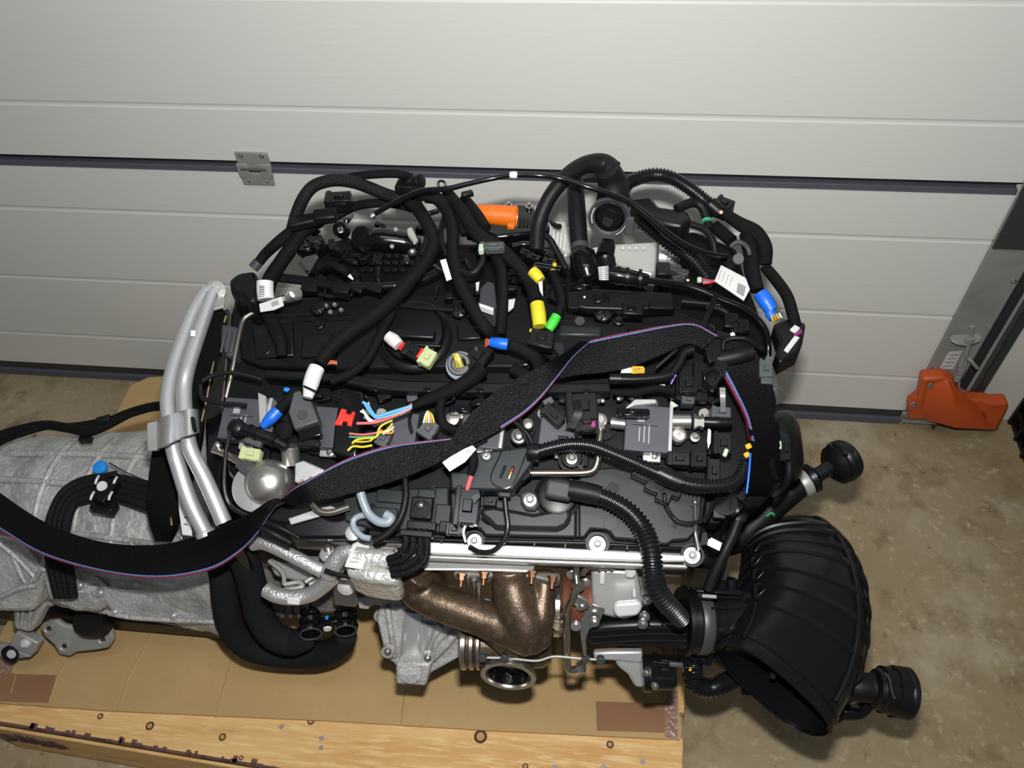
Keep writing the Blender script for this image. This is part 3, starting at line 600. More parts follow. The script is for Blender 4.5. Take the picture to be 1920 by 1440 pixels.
lathe('toe_bore', P(769, 1262, .402), FRN+Z*.2, [(0, 20), (1, 20), (1, 17), (-10, 16), (-10, .1)], 'cast', mb, 26)
for (a, b) in ((713, 1155), (727, 1222), (802, 1234)):
    bb = lathe('bracket_boss', P(a, b, .408), FRN, [(-6, 13), (3, 12)], 'alu', mb, 22); bolt(P(a, b, .414), 7, bb, FRN, 'steel')
prism('bracket_link', [(668, 1122), (690, 1116), (720, 1122), (752, 1126), (758, 1142), (720, 1140), (700, 1134), (690, 1144), (672, 1142)], FR(.44, 700, 1130), .012, 'cast', en, .003)
for i in range(5): tube('casting_rib', [PL(512+i*16, 1128, FR(.436, 560, 1110)), PL(513+i*16, 1156, FR(.434, 560, 1110))], 4, 'cast_dark', en, 6)
prism('bell_flange', [(430, 1090), (520, 1060), (660, 1080), (672, 1130), (640, 1150), (520, 1158), (440, 1150)], FR(.43, 560, 1110), .03, 'cast_dark', en, .006)
prism('oil_cooler_plate', [(500, 1050), (640, 1052), (645, 1078), (600, 1090), (560, 1094), (512, 1082)], FR(.53, 570, 1070), .02, 'alu', en, .006)
prism('small_bracket', [(623, 1098), (664, 1092), (670, 1130), (666, 1140), (624, 1134)], FR(.50, 645, 1115), .01, 'stainless', en, .003)
lathe('round_cap', P(650, 1098, .525), FRN, [(0, 18), (6, 17), (10, 10), (12, 4)], 'alu_bright', en, 22)
for pts in ([(505, 1052), (525, 1068), (532, 1080), (533, 1096)], [(533, 1096), (560, 1092), (566, 1100), (534, 1106)], [(572, 1092), (584, 1084), (600, 1078), (604, 1086), (580, 1096)]):
    tube('wire_bracket', [P(a, b, .545) for a, b in pts], 4.5, 'galvanised', en, 8)
# insulated silver lines at the left front
tube('foil_hose', [P(474, 1020, .60), P(492, 1018, .605), P(515, 1026, .605), P(560, 1048, .60), P(606, 1072, .59)], 13, 'foil_sleeve', en, 16)
tube('foil_hose', [P(616, 1078, .59), P(626, 1058, .605), P(640, 1040, .615), P(660, 1034, .62), P(690, 1040, .62)], 17, 'foil_sleeve', en, 16)
tube('foil_hose', [P(500, 1106, .55), P(520, 1116, .55), P(552, 1120, .55), P(582, 1114, .555), P(606, 1098, .57), P(622, 1084, .585)], 15, 'foil_sleeve', en, 16)
box('hose_clip', P(549, 1128, .56), (24, 14, 10), 'tag_white', en, n=FRN)
# foil-wrapped bundle
vs, fs = [], []
fw = prism('foil_wrap', [(668, 1022), (690, 1016), (742, 1022), (752, 1040), (748, 1062), (750, 1088), (738, 1096), (700, 1092), (674, 1086), (650, 1074), (646, 1052)], .63, .05, 'foil', en, .014)
tube('foil_roll', [P(672, 1072, .63), P(705, 1080, .632), P(744, 1084, .63)], 16, 'foil', fw, 14); tube('foil_roll', [P(668, 1042, .64), P(700, 1046, .64), P(738, 1048, .64)], 18, 'foil', fw, 14)
tube('tie_wire', [P(610, 1070, .615), P(635, 1078, .615), P(672, 1083, .615)], 5, 'rubber', en, 8)
tg = prism('paper_tag', [(646, 1062), (655, 1040), (664, 1013), (696, 1011), (688, 1040), (680, 1068)], .648, .0012, 'tag_white', en, 0)
for i in range(2): prism('print_line', [(656+i*8, 1052), (664+i*8, 1053), (664+i*8, 1054.6), (656+i*8, 1053.6)], .649, .0004, 'ink_grey', tg, 0)
# braided lines curling round beside the foil
for i, (o1, o2) in enumerate(((0, 0), (13, 9), (27, 20), (39, 30))):
    tube('braided_line', [(758+o1, 992, .03), (762+o1, 1012+o2*.3, .028), (757+o1, 1030+o2*.7, .022), (744+o1*.6, 1042+o2, .014), (728+o1*.2, 1048+o2, .004)], 6.4, 'braid', en, 10)
box('line_clamp', (780, 1000, .036), (62, 12, 16), 'plastic', en)
# ---- high pressure pump at the left
hp = lathe('fuel_pump', (505, 905, .012), NK, [(-20, 44), (0, 44), (10, 43)]+dome(42, .75, 8, 12), 'nickel', en, 40)
lathe('pump_base', (486, 912, .004), 'K', [(-10, 50), (6, 50), (8, 46)], 'alu', en, 34)
lathe('pump_port', (545, 862, .010), (KY+NK*.6), [(-8, 17), (20, 17), (22, 19), (27, 19), (28, 14), (26, .1)], 'nickel', en, 24)
prism('pump_plate', [(552, 870), (568, 862), (612, 882), (566, 908), (552, 904)], .022, .008, 'alu', en, .002)
for (a, b) in ((566, 902), (582, 897)): lathe('rivet', (a, b, .023), 'K', [(0, 4), (2, 3)], 'steel', en, 10)
tube('fuel_pipe', [(400, 843, .026), (420, 850, .026), (452, 868, .026)], 7.5, 'stainless', en, 12); lathe('pipe_tip', (409, 836, .03), 'K', [(0, 7), (8, 6), (10, 3)], 'steel', en, 12)
lathe('pipe_nut', (450, 868, .026), KX-KY*.6, [(0, 13), (26, 15), (28, 12)], 'connector_grey', en, 6)
tube('pump_hose', [(455, 805, .05), (480, 812, .05), (515, 826, .048), (538, 838, .046)], [11, 12, 11, 9], 'plastic', en, 14)
for (a, b) in ((468, 808), (482, 813), (514, 826)): lathe('hose_ring', (a, b, .05), KX-KY*.45, [(-3, 13), (3, 13)], 'plastic_soft', en, 18)
lathe('elbow_cap', (444, 802, .05), 'K', [(-18, 17), (4, 17)]+dome(16, .5, 5, 5), 'plastic', en, 22)
box('grey_plug', (474, 826, .046), (34, 16, 16), 'connector_grey', en, rot=-14); connector((467, 850, .040), 38, 22, 20, en, 'pale_green', rot=-4, name='pale_plug')
tube('thin_conduit', [(432, 812, .05), (425, 840, .05), (421, 880, .048), (421, 918, .045), (430, 945, .04), (448, 960, .03), (470, 970, .02)], 4.4, 'corrugated', en, 8, corr=4)
prism('metal_sheet', [(540, 972), (600, 952), (620, 948), (640, 956), (580, 974), (545, 984)], .006, .004, 'alu', en, .001)
prism('black_shield', [(520, 985), (560, 965), (640, 962), (690, 975), (690, 1000), (640, 1010), (560, 1010)], .0, .02, 'gloss_black', en, .004)
tube('rubber_pipe', [(490, 990, .02), (515, 1002, .02), (545, 1018, .01)], 7, 'rubber', en, 10); tube('rubber_pipe', [(500, 980, .02), (530, 992, .02), (560, 1008, .01)], 5, 'rubber', en, 10)
# clear tubes
tube('clear_hose', [(676, 924, .05), (682, 944, .048), (692, 964, .045), (708, 977, .045), (726, 980, .045), (733, 971, .045), (722, 964, .045)], 8.5, 'clear_tube', en, 12)
tube('clear_hose', [(698, 966, .035), (676, 967, .035), (663, 976, .035), (665, 992, .035), (680, 1006, .035), (695, 1010, .035)], 6, 'clear_tube', en, 12)
lathe('silver_cap', (662, 1000, .02), 'K', [(0, 14), (4, 14), (5, 9)], 'alu', en, 18)
# ---- rear end of the engine: acoustic felt and two silver coolant pipes
ribbon('felt_cover', [((398, 556, .76), (425, 592, .74)), ((380, 600, .75), (421, 640, .72)), ((362, 660, .73), (404, 690, .70)), ((345, 740, .70), (388, 745, .68)), ((300, 800, .66), (378, 830, .64)), ((284, 880, .62), (360, 900, .61)), ((282, 950, .58), (330, 985, .58)), ((294, 1010, .54), (325, 1010, .54))], .012, 'felt', en)
tube('felt_edge', [(424, 592, .745), (414, 625, .73), (400, 680, .71), (388, 745, .685), (378, 790, .665)], 1.8, 'felt_fibre', en, 6)
tube('felt_edge', [(316, 870, .628), (318, 910, .61), (320, 950, .595), (322, 985, .585)], 2, 'felt_fibre', en, 6)
prism('rear_plate', [(404, 588), (428, 575), (440, 700), (418, 900), (430, 990), (405, 990), (388, 900), (382, 760)], .655, .12, 'gloss_black', en, .004)
prism('pipe_tag', [(332, 905), (342, 918), (358, 965), (360, 1004), (342, 1002), (336, 960)], .612, .002, 'tag_white', en, 0)
for i in range(3): prism('print_line', [(345, 955+i*13), (352, 957+i*13), (352, 959+i*13), (345, 957+i*13)], .613, .0004, 'ink', en, 0)
pipeA = [(388, 545, .775), (366, 580, .77), (345, 630, .765), (325, 690, .755), (315, 745, .745), (318, 790, .735), (325, 840, .72), (336, 880, .705), (356, 940, .68), (384, 998, .65)]
pipeB = [(398, 552, .78), (385, 590, .775), (368, 640, .77), (352, 690, .765), (345, 730, .755), (347, 775, .745), (352, 820, .735), (360, 850, .725), (385, 900, .705), (420, 980, .67)]
pp1 = tube('silver_pipe', pipeA, [13, 13, 13.5, 14, 14.5, 14.5, 14.5, 14.5, 15, 15], 'tube_silver', en, 20); pp2 = tube('silver_pipe', pipeB, [12, 13, 13.5, 14, 14.5, 14.5, 14.5, 14.5, 15, 15], 'tube_silver', en, 20)
lathe('pipe_flare', (384, 998, .65), (P(384, 998, .65)-P(356, 940, .68)), [(-4, 15), (0, 18), (6, 18)], 'tube_silver', pp1, 22)
box('pipe_print', (362, 625, .793), (8, 11, 1), 'tag_white', pp2, n=tocam(P(362, 625, .78)), bev=0)
lathe('pipe_end', (400, 548, .775), 'K', [(-6, 24), (0, 24), (4, 18)], 'cast', en, 22); prism('pipe_bracket', [(396, 572), (415, 556), (422, 560), (420, 574), (400, 580)], .775, .004, 'galvanised', en, .001)
pcl = ribbon('pipe_clamp', [((296, 790, .72), (296, 842, .715)), ((304, 784, .752), (303, 840, .745)), ((320, 777, .770), (318, 832, .760)), ((333, 773, .762), (333, 825, .753)), ((340, 771, .770), (341, 820, .760)), ((352, 768, .780), (354, 816, .770)), ((364, 767, .772), (367, 813, .762)), ((370, 769, .75), (372, 811, .742))], .003, 'tube_silver', en)
tube('clamp_band', [(306, 806, .745), (312, 806, .768), (325, 804, .772), (333, 800, .766), (345, 796, .774), (360, 792, .776), (368, 790, .755)], 23, 'tube_silver', pcl, 10, flat=.22) if 0 else None
prism('clamp_slot', [(357, 782), (363, 781), (367, 804), (361, 805)], .7815, .006, 'gloss_black', pcl, 0)
prism('clamp_tab', [(275, 793), (297, 788), (298, 842), (276, 844)], .718, .004, 'galvanised', pcl, .001)
# thin stainless line on the left of the cover
tube('steel_line', [(535, 560, .03), (500, 576, .03), (468, 590, .03), (456, 602, .03), (448, 632, .03), (437, 690, .028), (424, 746, .024)], 4.6, 'stainless', en, 10)
sn = lathe('pressure_sensor', (545, 556, .045), KX+KY*.3+NK*.8, [(-8, 9), (0, 9), (0, 12), (10, 12), (10, 15), (16, 16), (20, 12)], 'nickel', en, 18); lathe('sensor_hex', (536, 560, .04), KX+KY*.3, [(-14, 8), (4, 8)], 'steel', en, 6)
prism('end_shell', [(414, 606), (446, 612), (442, 664), (424, 670), (412, 640)], .01, .03, 'plastic_grey', en, .004)
for x in (418, 428, 437): box('shell_rib', (x, 640, .014), (4, 44, 6), 'connector_grey', en, bev=1)
# ---- right end of the engine: pump, plugs and covers
rc = prism('end_cover', [(1336, 620), (1420, 640), (1455, 720), (1470, 800), (1470, 900), (1430, 945), (1370, 960), (1330, 930)], -.04, .22, 'plastic', en, .012)
lathe('vacuum_pump', (1478, 835, -.055), KX+NK*.4, [(-30, 66), (6, 66), (16, 58), (22, 40), (24, .1)], 'plastic', en, 34)
lathe('pump_ring', (1456, 850, -.02), KX+NK*.7, [(0, 58), (8, 58), (10, 50)], 'gloss_black', en, 32)
connector((1472, 840, .0), 20, 46, 24, en, 'plastic_soft', name='pump_plug'); box('mint_clip', (1463, 834, .012), (6, 16, 8), 'pale_mint', en)
tube('pump_lead', [(1480, 865, .0), (1478, 895, -.01), (1466, 915, -.03), (1450, 930, -.04)], 7, 'rubber', en, 10)
pg = connector((1436, 690, .04), 24, 34, 24, en, 'connector_green', name='sensor_plug', lm='connector_grey'); box('plug_tail', (1438, 712, .036), (22, 16, 18), 'connector_grey', en); tube('plug_boot', [(1438, 718, .03), (1442, 740, .02), (1446, 755, .01)], [9, 10, 9], 'plastic', en, 12)
for (r1, t1) in ((20, 0), (16, 3)): tube('ring_clip', [V(K(1456, 742, .0))+(KX*math.cos(a)+(KY*.9+NK*.4)*math.sin(a))*r1*.00052 for a in [i*math.pi/6 for i in range(13)]], 1.8, 'galvanised_dark', en, 6, 3)
for (a, b, w_, h_) in ((1330, 960, 40, 46), (1300, 965, 30, 30), (1318, 1010, 26, 30)):
    box('lower_cover', (a, b, -.05), (w_, h_, 60), 'plastic', en, rot=random.uniform(-15, 15), bev=4)
box('grey_pad', (1349, 958, -.01), (22, 26, 12), 'plastic_grey', en)
lathe('ball_fitting', (1303, 942, .03), 'K', [(-12, 5), (0, 5)]+dome(6, 1, 5, 0), 'steel', en, 14); tube('fitting_pin', [(1303, 942, .03), (1304, 975, .02), (1304, 1000, .012), (1310, 1032, .012)], [4, 4, 4, 6], 'steel', en, 8)
prism('paper_flag', [(1328, 1012), (1334, 1008), (1354, 1018), (1349, 1033), (1326, 1022)], .008, .0012, 'tag_white', en, 0)
tube('coolant_stub', [(1384, 960, -.02), (1366, 945, -.02), (1352, 942, -.02)], [20, 20, 18], 'plastic', en, 16); lathe('stub_lip', (1360, 945, -.005), 'K', [(0, 22), (4, 22), (4, 17)], 'gloss_black', en, 24)
prism('end_casting', [(1240, 446), (1300, 428), (1342, 446), (1384, 462), (1400, 520), (1424, 580), (1444, 650), (1400, 690), (1340, 640), (1240, 580)], .735, .20, 'plastic_matte', en, .01)
wbox('timing_case', (.13, .56, .19), (.19, .80, .54), 'plastic', en, .02)
lathe('crank_pulley', V((.185, .67, .34)), X, [(0, .085), (.03, .085), (.032, .07), (.02, .065), (.02, .0001)], 'galvanised_dark', en, 36, 1)
# ================================================================ intake side behind the head cover
wbox('intake_manifold', (-.43, .80, .50), (.08, .98, .735), 'plastic_matte', en, .02)
im = prism('manifold_top', [(560, 540), (600, 470), (650, 440), (700, 470), (790, 462), (860, 470), (960, 480), (1010, 500), (1060, 520), (1060, 560), (560, 560)], .755, .03, 'plastic_matte', en, .006)
for r_ in range(3):
    for c_ in range(8):
        box('manifold_cell', (668+c_*15-r_*2, 478+r_*13, .762), (12, 10, 10), 'plastic_soft', im, n='Z', bev=1.5)
for i in range(9): box('manifold_fin', (610+i*52, 545, .766), (5, 34, 10), 'plastic', im, n='Z')
wbox('rear_casting', (-.40, .94, .40), (.16, 1.04, .66), 'plastic_matte', en, .02)
# throttle body with the round black cap
tbd = tube('throttle_body', [(690, 450, .80), (720, 450, .80), (760, 455, .795), (785, 462, .79)], [20, 24, 22, 16], 'gloss_black', en, 18)
lathe('round_cap', (686, 448, .80), V((-.35, -.75, .55)), [(-14, 25), (12, 25), (14, 23), (15, 20), (15.5, .1)], 'plastic_soft', en, 30)
for (a, b) in ((742, 430), (735, 462)): lathe('throttle_bolt', (a, b, .825), tocam(P(a, b, .82)), [(-8, 4), (0, 4), (0, 3), (3, 2)], 'galvanised_dark', en, 12)
prism('throttle_shield', [(762, 428), (772, 424), (784, 450), (776, 456), (764, 440)], .82, .006, 'alu', en, .002)
lathe('round_bolt', (773, 472, .79), tocam(P(773, 472, .79)), [(-4, 9), (2, 9)]+dome(8, .6, 5, 3), 'steel', en, 16)
lathe('sensor_barrel', (640, 432, .80), V((-.2, -.5, .8)), [(-10, 14), (8, 14), (8, 9), (18, 8)], 'plastic', en, 18); box('silver_clip', (638, 430, .84), (10, 16, 4), 'nickel', en, n='Z', rot=20)
for (a, b) in ((580, 432), (578, 450), (600, 460), (572, 462)): connector((a, b, .79), 26, 16, 18, en, 'gloss_black', n='Z', rot=random.uniform(0, 60), name='sensor_plug')
# silver charge cooler boxes
cb1 = prism('charge_cooler', [(1026, 412), (1062, 414), (1072, 474), (1058, 480), (1030, 446)], .765, .12, 'alu', en, .004)
for i in range(5): box('cooler_fin', (1031+i*7, 440+i*3, .767), (3, 40, 4), 'alu_bright', cb1, n='Z', bev=.6)
prism('cooler_end', [(992, 424), (1004, 424), (1004, 448), (988, 446)], .76, .06, 'alu', en, .003)
cb2 = prism('charge_cooler', [(1156, 456), (1233, 452), (1230, 512), (1218, 514), (1160, 500), (1140, 486), (1104, 470), (1110, 462)], .765, .10, 'alu', en, .004)
for x in (1168, 1180, 1192, 1206): lathe('cooler_dimple', (x, 465, .767), 'Z', [(0, 3), (1.4, 2)], 'alu_bright', cb2, 10)
lathe('starter_motor', (1234, 482, .735), X, [(0, 24), (14, 24), (16, 19), (38, 19), (40, 12)], 'alu', en, 22); box('starter_relay', (1244, 502, .765), (24, 34, 20), 'plastic', en, n='Z')
for (a, b) in ((1266, 500), (1280, 508), (1272, 520)): connector((a, b, .76), 22, 14, 14, en, 'galvanised_dark', n='Z', rot=random.uniform(-20, 40), name='sensor_plug')
# mechatronic black unit behind the orange sleeve
ub = prism('control_unit', [(885, 392), (905, 380), (1000, 382), (1006, 400), (1002, 436), (930, 444), (892, 430)], .77, .06, 'gloss_black', en, .005)
for (a, b) in ((954, 385), (992, 387)): bolt((a, b, .773), 7, ub, Z, 'steel')
box('unit_label', (935, 386, .774), (15, 6, 1), 'tag_white', ub, n='Z', bev=0)
for i in range(5): box('unit_rib', (975+i*7, 415, .773), (4, 26, 5), 'plastic', ub, n='Z')
# black bracket tray on the rear edge of the cover
ty = prism('cover_tray', [(1062, 548), (1100, 540), (1260, 548), (1268, 578), (1180, 582), (1100, 580), (1062, 572)], .030, .02, 'plastic', en, .003)
box('tray_socket', (1187, 578, .040), (40, 26, 24), 'plastic', ty, bev=3); box('tray_hole', (1185, 578, .0405), (18, 9, 4), 'gloss_black', ty, bev=1)
box('tray_block', (1240, 572, .038), (46, 16, 16), 'plastic_soft', ty); box('tray_block', (1075, 572, .036), (22, 14, 14), 'plastic_soft', ty)
lathe('tray_dot', (1096, 557, .031), 'K', [(0, 2.5), (.8, 2)], 'tag_white', ty, 10)
for (a, b, r_) in ((1131, 589, 18), (861, 583, 17), (598, 580, 14)):
    kn = lathe('knob', (a, b, .016), 'K', [(0, r_), (10, r_), (12, r_*.8), (13, r_*.4)], 'plastic', en, 22)
    for q in range(4): box('knob_wing', (a+r_*.45*math.cos(q*1.57+.4), b+r_*.45*math.sin(q*1.57+.4), .028), (r_*.6, 4, 6), 'plastic', kn, rot=-math.degrees(q*1.57+.4))
lathe('cover_disc', (1087, 602, .014), 'K', [(0, 10), (2, 9)], 'plastic_grey', en, 18)
for (a, b) in ((620, 586), (628, 572), (612, 574), (640, 582)): lathe('bright_stud', (a, b, .02), 'K', [(0, 5), (4, 4)], 'nickel', en, 10)
for i in range(22):
    a = 560+random.random()*700; b = 518+random.random()*40
    box('rear_clip', (a, b, .022+random.random()*.02), (random.uniform(12, 34), random.uniform(8, 18), 14), random.choice(['plastic', 'plastic_soft', 'gloss_black']), en, rot=random.uniform(-30, 30), bev=1.5)
for i in range(26):
    a = 520+random.random()*830; b = 740+random.random()*24
    box('valley_clip', (a, b, .006+random.random()*.02), (random.uniform(10, 30), random.uniform(7, 15), 12), random.choice(['plastic', 'plastic_soft', 'gloss_black', 'connector_grey']), en, rot=random.uniform(-30, 30), bev=1.2)
for (a, b) in ((540, 752), (690, 757), (850, 745), (985, 765), (1130, 752), (1160, 748)): lathe('bright_stud', (a, b, .024), 'K', [(0, 5), (5, 4), (6, 2)], 'nickel', en, 12)
lathe('injector_head', (973, 818, .03), 'K', [(-10, 15), (2, 15), (4, 12)]+dome(11, .6, 5, 4), 'nickel', en, 20); lathe('injector_head', (848, 785, .022), 'K', [(-10, 13), (2, 13), (3, 9)], 'nickel', en, 20); lathe('injector_head', (990, 795, .024), 'K', [(-10, 11), (4, 10), (6, 6)], 'nickel', en, 18)
for i in range(46):
    a = 560+random.random()*480; b = 396+random.random()*130; z_ = .755+random.random()*.05; rr_ = random.uniform(0, 6.28); L_ = random.uniform(14, 40)
    if i % 2: tube('small_lead', [(a, b, z_), (a+L_*.5*math.cos(rr_)+random.uniform(-9, 9), b+L_*.4*math.sin(rr_)+random.uniform(-9, 9), z_+.012), (a+L_*math.cos(rr_), b+L_*.8*math.sin(rr_), z_-.005)], random.uniform(2.5, 6), random.choice(['rubber', 'gloss_black', 'fabric_tape']), en, 8)
    else: connector((a, b, z_), random.uniform(14, 30), random.uniform(10, 18), 16, en, random.choice(['gloss_black', 'plastic', 'plastic_soft']), n='Z', rot=math.degrees(rr_), name='small_plug', latch=False)
# ================================================================ gearbox
gb = thing('gearbox', (-.85, .67, .15), 'cast aluminium automatic gearbox bolted to the left end of the engine', 'gearbox')
ax_y, ax_z = .67, .335
def ring(x, r, n=40, sq=0):
    out = []
    for k in range(n):
        a = 2*math.pi*k/n; q = r*(1+sq*math.cos(2*a)**2)
        out.append(V((x, ax_y+q*math.cos(a), ax_z+q*math.sin(a)*(.98 if math.sin(a) > 0 else .92))))
    return out
st_ = [(-.56, .178), (-.585, .178), (-.60, .172), (-.66, .164), (-.74, .158), (-.84, .153), (-.90, .150), (-.93, .140), (-1.02, .132), (-1.10, .126), (-1.22, .115), (-1.30, .09)]
vs, fs = [], []
for x, r in st_: vs += ring(x, r)
for i in range(len(st_)-1):
    for k in range(40): k2 = (k+1) % 40; fs.append((i*40+k, i*40+k2, (i+1)*40+k2, (i+1)*40+k))
fs += [tuple(range(39, -1, -1)), tuple((len(st_)-1)*40+k for k in range(40))]
from mathutils import noise as NZ
vs, fs = [], []; NS, NR = 90, 96
for i in range(NS+1):
    x = -.56-.74*i/NS
    for (x0_, r0), (x1_, r1) in zip(st_, st_[1:]):
        if x1_ <= x <= x0_: r = r0+(r1-r0)*((x0_-x)/(x0_-x1_))
    for k in range(NR):
        a = 2*math.pi*k/NR; dn = NZ.noise(V((x*14, math.cos(a)*2.6, math.sin(a)*2.6)))*.006+NZ.noise(V((x*45, math.cos(a)*9, math.sin(a)*9)))*.0022
        dn += .003*(1 if NZ.noise(V((x*9+5, math.cos(a)*1.8, math.sin(a)*1.8))) > .12 else 0)
        q = r+dn; vs.append(V((x, ax_y+q*math.cos(a), ax_z+q*math.sin(a)*(.98 if math.sin(a) > 0 else .92))))
for i in range(NS):
    for k in range(NR): k2 = (k+1) % NR; fs.append((i*NR+k, i*NR+k2, (i+1)*NR+k2, (i+1)*NR+k))
fs += [tuple(range(NR-1, -1, -1)), tuple(NS*NR+k for k in range(NR))]
put('gearbox_case', vs, fs, 'cast', gb, smooth=60)
def onbox(x, ang, lift=0):                       # point on the case skin
    r = None
    for (x0_, r0), (x1_, r1) in zip(st_, st_[1:]):
        if x1_ <= x <= x0_: r = r0+(r1-r0)*((x0_-x)/(x0_-x1_))
    r = (r or .12)+lift; a = math.radians(ang); return V((x, ax_y+r*math.cos(a), ax_z+r*math.sin(a)*(.98 if math.sin(a) > 0 else .92)))
for ang in (78, 100, 128, 150, 172, 196): tube('long_rib', [onbox(x, ang+(x+.8)*14, .002) for x in (-.62, -.72, -.82, -.92, -1.04)], 6.5, 'cast', gb, 8)
for x in (-.66, -.735, -.80, -.87, -.99): tube('ring_rib', [onbox(x, a, .001) for a in range(60, 231, 17)], 6, 'cast', gb, 8)
for (x, a0, a1) in ((-.70, 130, 160), (-.78, 150, 185), (-.84, 118, 150), (-.91, 140, 180), (-.96, 175, 205), (-.68, 165, 200)):
    tube('cross_rib', [onbox(x+.03*math.sin(k), a0+(a1-a0)*k/4, .003) for k in range(5)], 5, 'cast', gb, 6)
for (x, a) in ((-.655, 140), (-.70, 178), (-.77, 205), (-.85, 172), (-.92, 150), (-.90, 196), (-.96, 130), (-.63, 196)):
    c = onbox(x, a, .0); n_ = (c-V((x, ax_y, ax_z))).normalized(); bsn = lathe('case_boss', c, n_, [(-6, 15), (6, 14), (8, 11), (4, 7)], 'cast', gb, 18)
for (a, b) in ((175, 985), (335, 1012)): lathe('case_bolt', P(a, b, .46 if a < 200 else .50), V((0, -.6, .7)), [(-6, 14), (2, 14), (5, 9), (12, 8)], 'alu', gb, 16)
wbox('gearbox_pan', (-1.2, .535, .162), (-.60, .80, .225), 'plastic', gb, .015)
pf = prism('pan_flange', [(120, 1135), (160, 1110), (240, 1092), (350, 1102), (412, 1110), (416, 1168), (330, 1166), (215, 1158), (196, 1132), (150, 1150)], FR(.375, 280, 1130), .05, 'cast', gb, .006)
tube('flange_lip', [PL(a, b, FR(.379, 280, 1130)) for a, b in ((205, 1150), (250, 1158), (330, 1163), (412, 1166))], 5, 'cast', gb, 8)
tube('flange_lip', [PL(a, b, FR(.379, 280, 1130)) for a, b in ((225, 1106), (300, 1108), (360, 1114), (412, 1118))], 3.5, 'alu', gb, 8)
for (a, b) in ((215, 1148), (325, 1155), (385, 1128), (150, 1098), (188, 1112)): lathe('flange_bolt', PL(a, b, FR(.380, 280, 1130)), FRN, [(-3, 8), (3, 8), (3, 5), (7, 5)], 'alu', gb, 14)
prism('rough_casting', [(75, 1085), (110, 1055), (140, 1075), (150, 1100), (200, 1108), (222, 1110), (205, 1132), (185, 1150), (140, 1150), (118, 1142), (88, 1128)], FR(.385, 150, 1105), .05, 'cast', gb, .010)
for pts in (((0, 1020), (30, 1045), (68, 1085)), ((22, 1035), (46, 1090), (64, 1086)), ((0, 1120), (40, 1102), (66, 1098)), ((90, 1030), (76, 1068), (66, 1086)), ((0, 1008), (30, 1016), (62, 1046), (84, 1070))):
    tube('web_rib', [PL(a, b, FR(.404, 20, 1080)) for a, b in pts], 5, 'cast', gb, 8)
prism('lower_case', [(-60, 1000), (40, 1020), (80, 1060), (76, 1100), (60, 1150), (-60, 1150)], FR(.40, 20, 1080), .08, 'cast', gb, .01)
mt_ = prism('support_arm', [(28, 1104), (48, 1096), (66, 1102), (84, 1136), (56, 1188), (24, 1180), (22, 1136)], FR(.31, 52, 1140), .03, 'cast', gb, .006)
for (a, b, c, d) in ((48, 1120, 40, 1172), (60, 1124, 54, 1176), (36, 1130, 32, 1170)): tube('arm_rib', [PL(a, b, FR(.316, 52, 1140)), PL(c, d, FR(.314, 52, 1140))], 3.4, 'cast', mt_, 6)
bk2 = prism('arm_bracket', [(30, 1184), (72, 1206), (58, 1232), (14, 1212)], FR(.24, 44, 1208), .02, 'galvanised', gb, .003)
prism('arm_bracket_foot', [(-10, 1208), (14, 1212), (58, 1232), (30, 1236), (-10, 1230)], FR(.225, 20, 1222), .012, 'galvanised', gb, .002); bolt(PL(48, 1206, FR(.243, 44, 1208)), 9, bk2, FRN, 'alu_bright')
lathe('foot_bush', P(20, 1226, .225), FRN, [(0, 17), (3, 17), (3, 12)], 'gloss_black', gb, 22); lathe('bush_core', P(22, 1226, .228), FRN, [(0, 9), (3, 8)], 'alu_bright', gb, 16)
lathe('rubber_mount', P(174, 1166, .255), V((0, -.25, 1)), [(-30, 26), (-24, 28), (8, 30), (18, 28)], 'rubber', gb, 26)
fp = prism('mount_foot', [(76, 1176), (86, 1165), (105, 1163), (118, 1172), (148, 1180), (180, 1182), (196, 1172), (208, 1182), (212, 1200), (202, 1216), (180, 1220), (142, 1224), (130, 1232), (110, 1228), (100, 1210), (80, 1192)], FR(.215, 145, 1198), .012, 'galvanised', gb, .004)
for (a, b, r_) in ((92, 1178, 14), (193, 1198, 14), (121, 1211, 14)):
    lathe('foot_ring', PL(a, b, FR(.217, 145, 1198)), FRN, [(-1, r_), (2, r_), (2, r_*.7), (.5, r_*.6)], 'galvanised', fp, 20); lathe('foot_hole', PL(a, b, FR(.218, 145, 1198)), FRN, [(0, 5), (.6, 4.5)], 'knot_dark', fp, 14)
bcap = lathe('blue_cap', P(190, 878, .497), V((0, -.35, .95)), [(-8, 9), (0, 13), (6, 13.5), (9, 12), (10, 8)], 'blue_bright', gb, 20)
lathe('cap_neck', P(191, 882, .48), V((0, -.35, .95)), [(0, 10), (12, 9)], 'cast', gb, 14)
tube('bell_rim', [onbox(-.572, a, .006) for a in range(40, 150, 14)], 7, 'cast', gb, 8)
tube('case_line', [onbox(-.75, 138, .002), onbox(-.715, 142, .002), onbox(-.69, 140, .002), onbox(-.66, 142, .004)], 1.6, 'galvanised_dark', gb, 6)
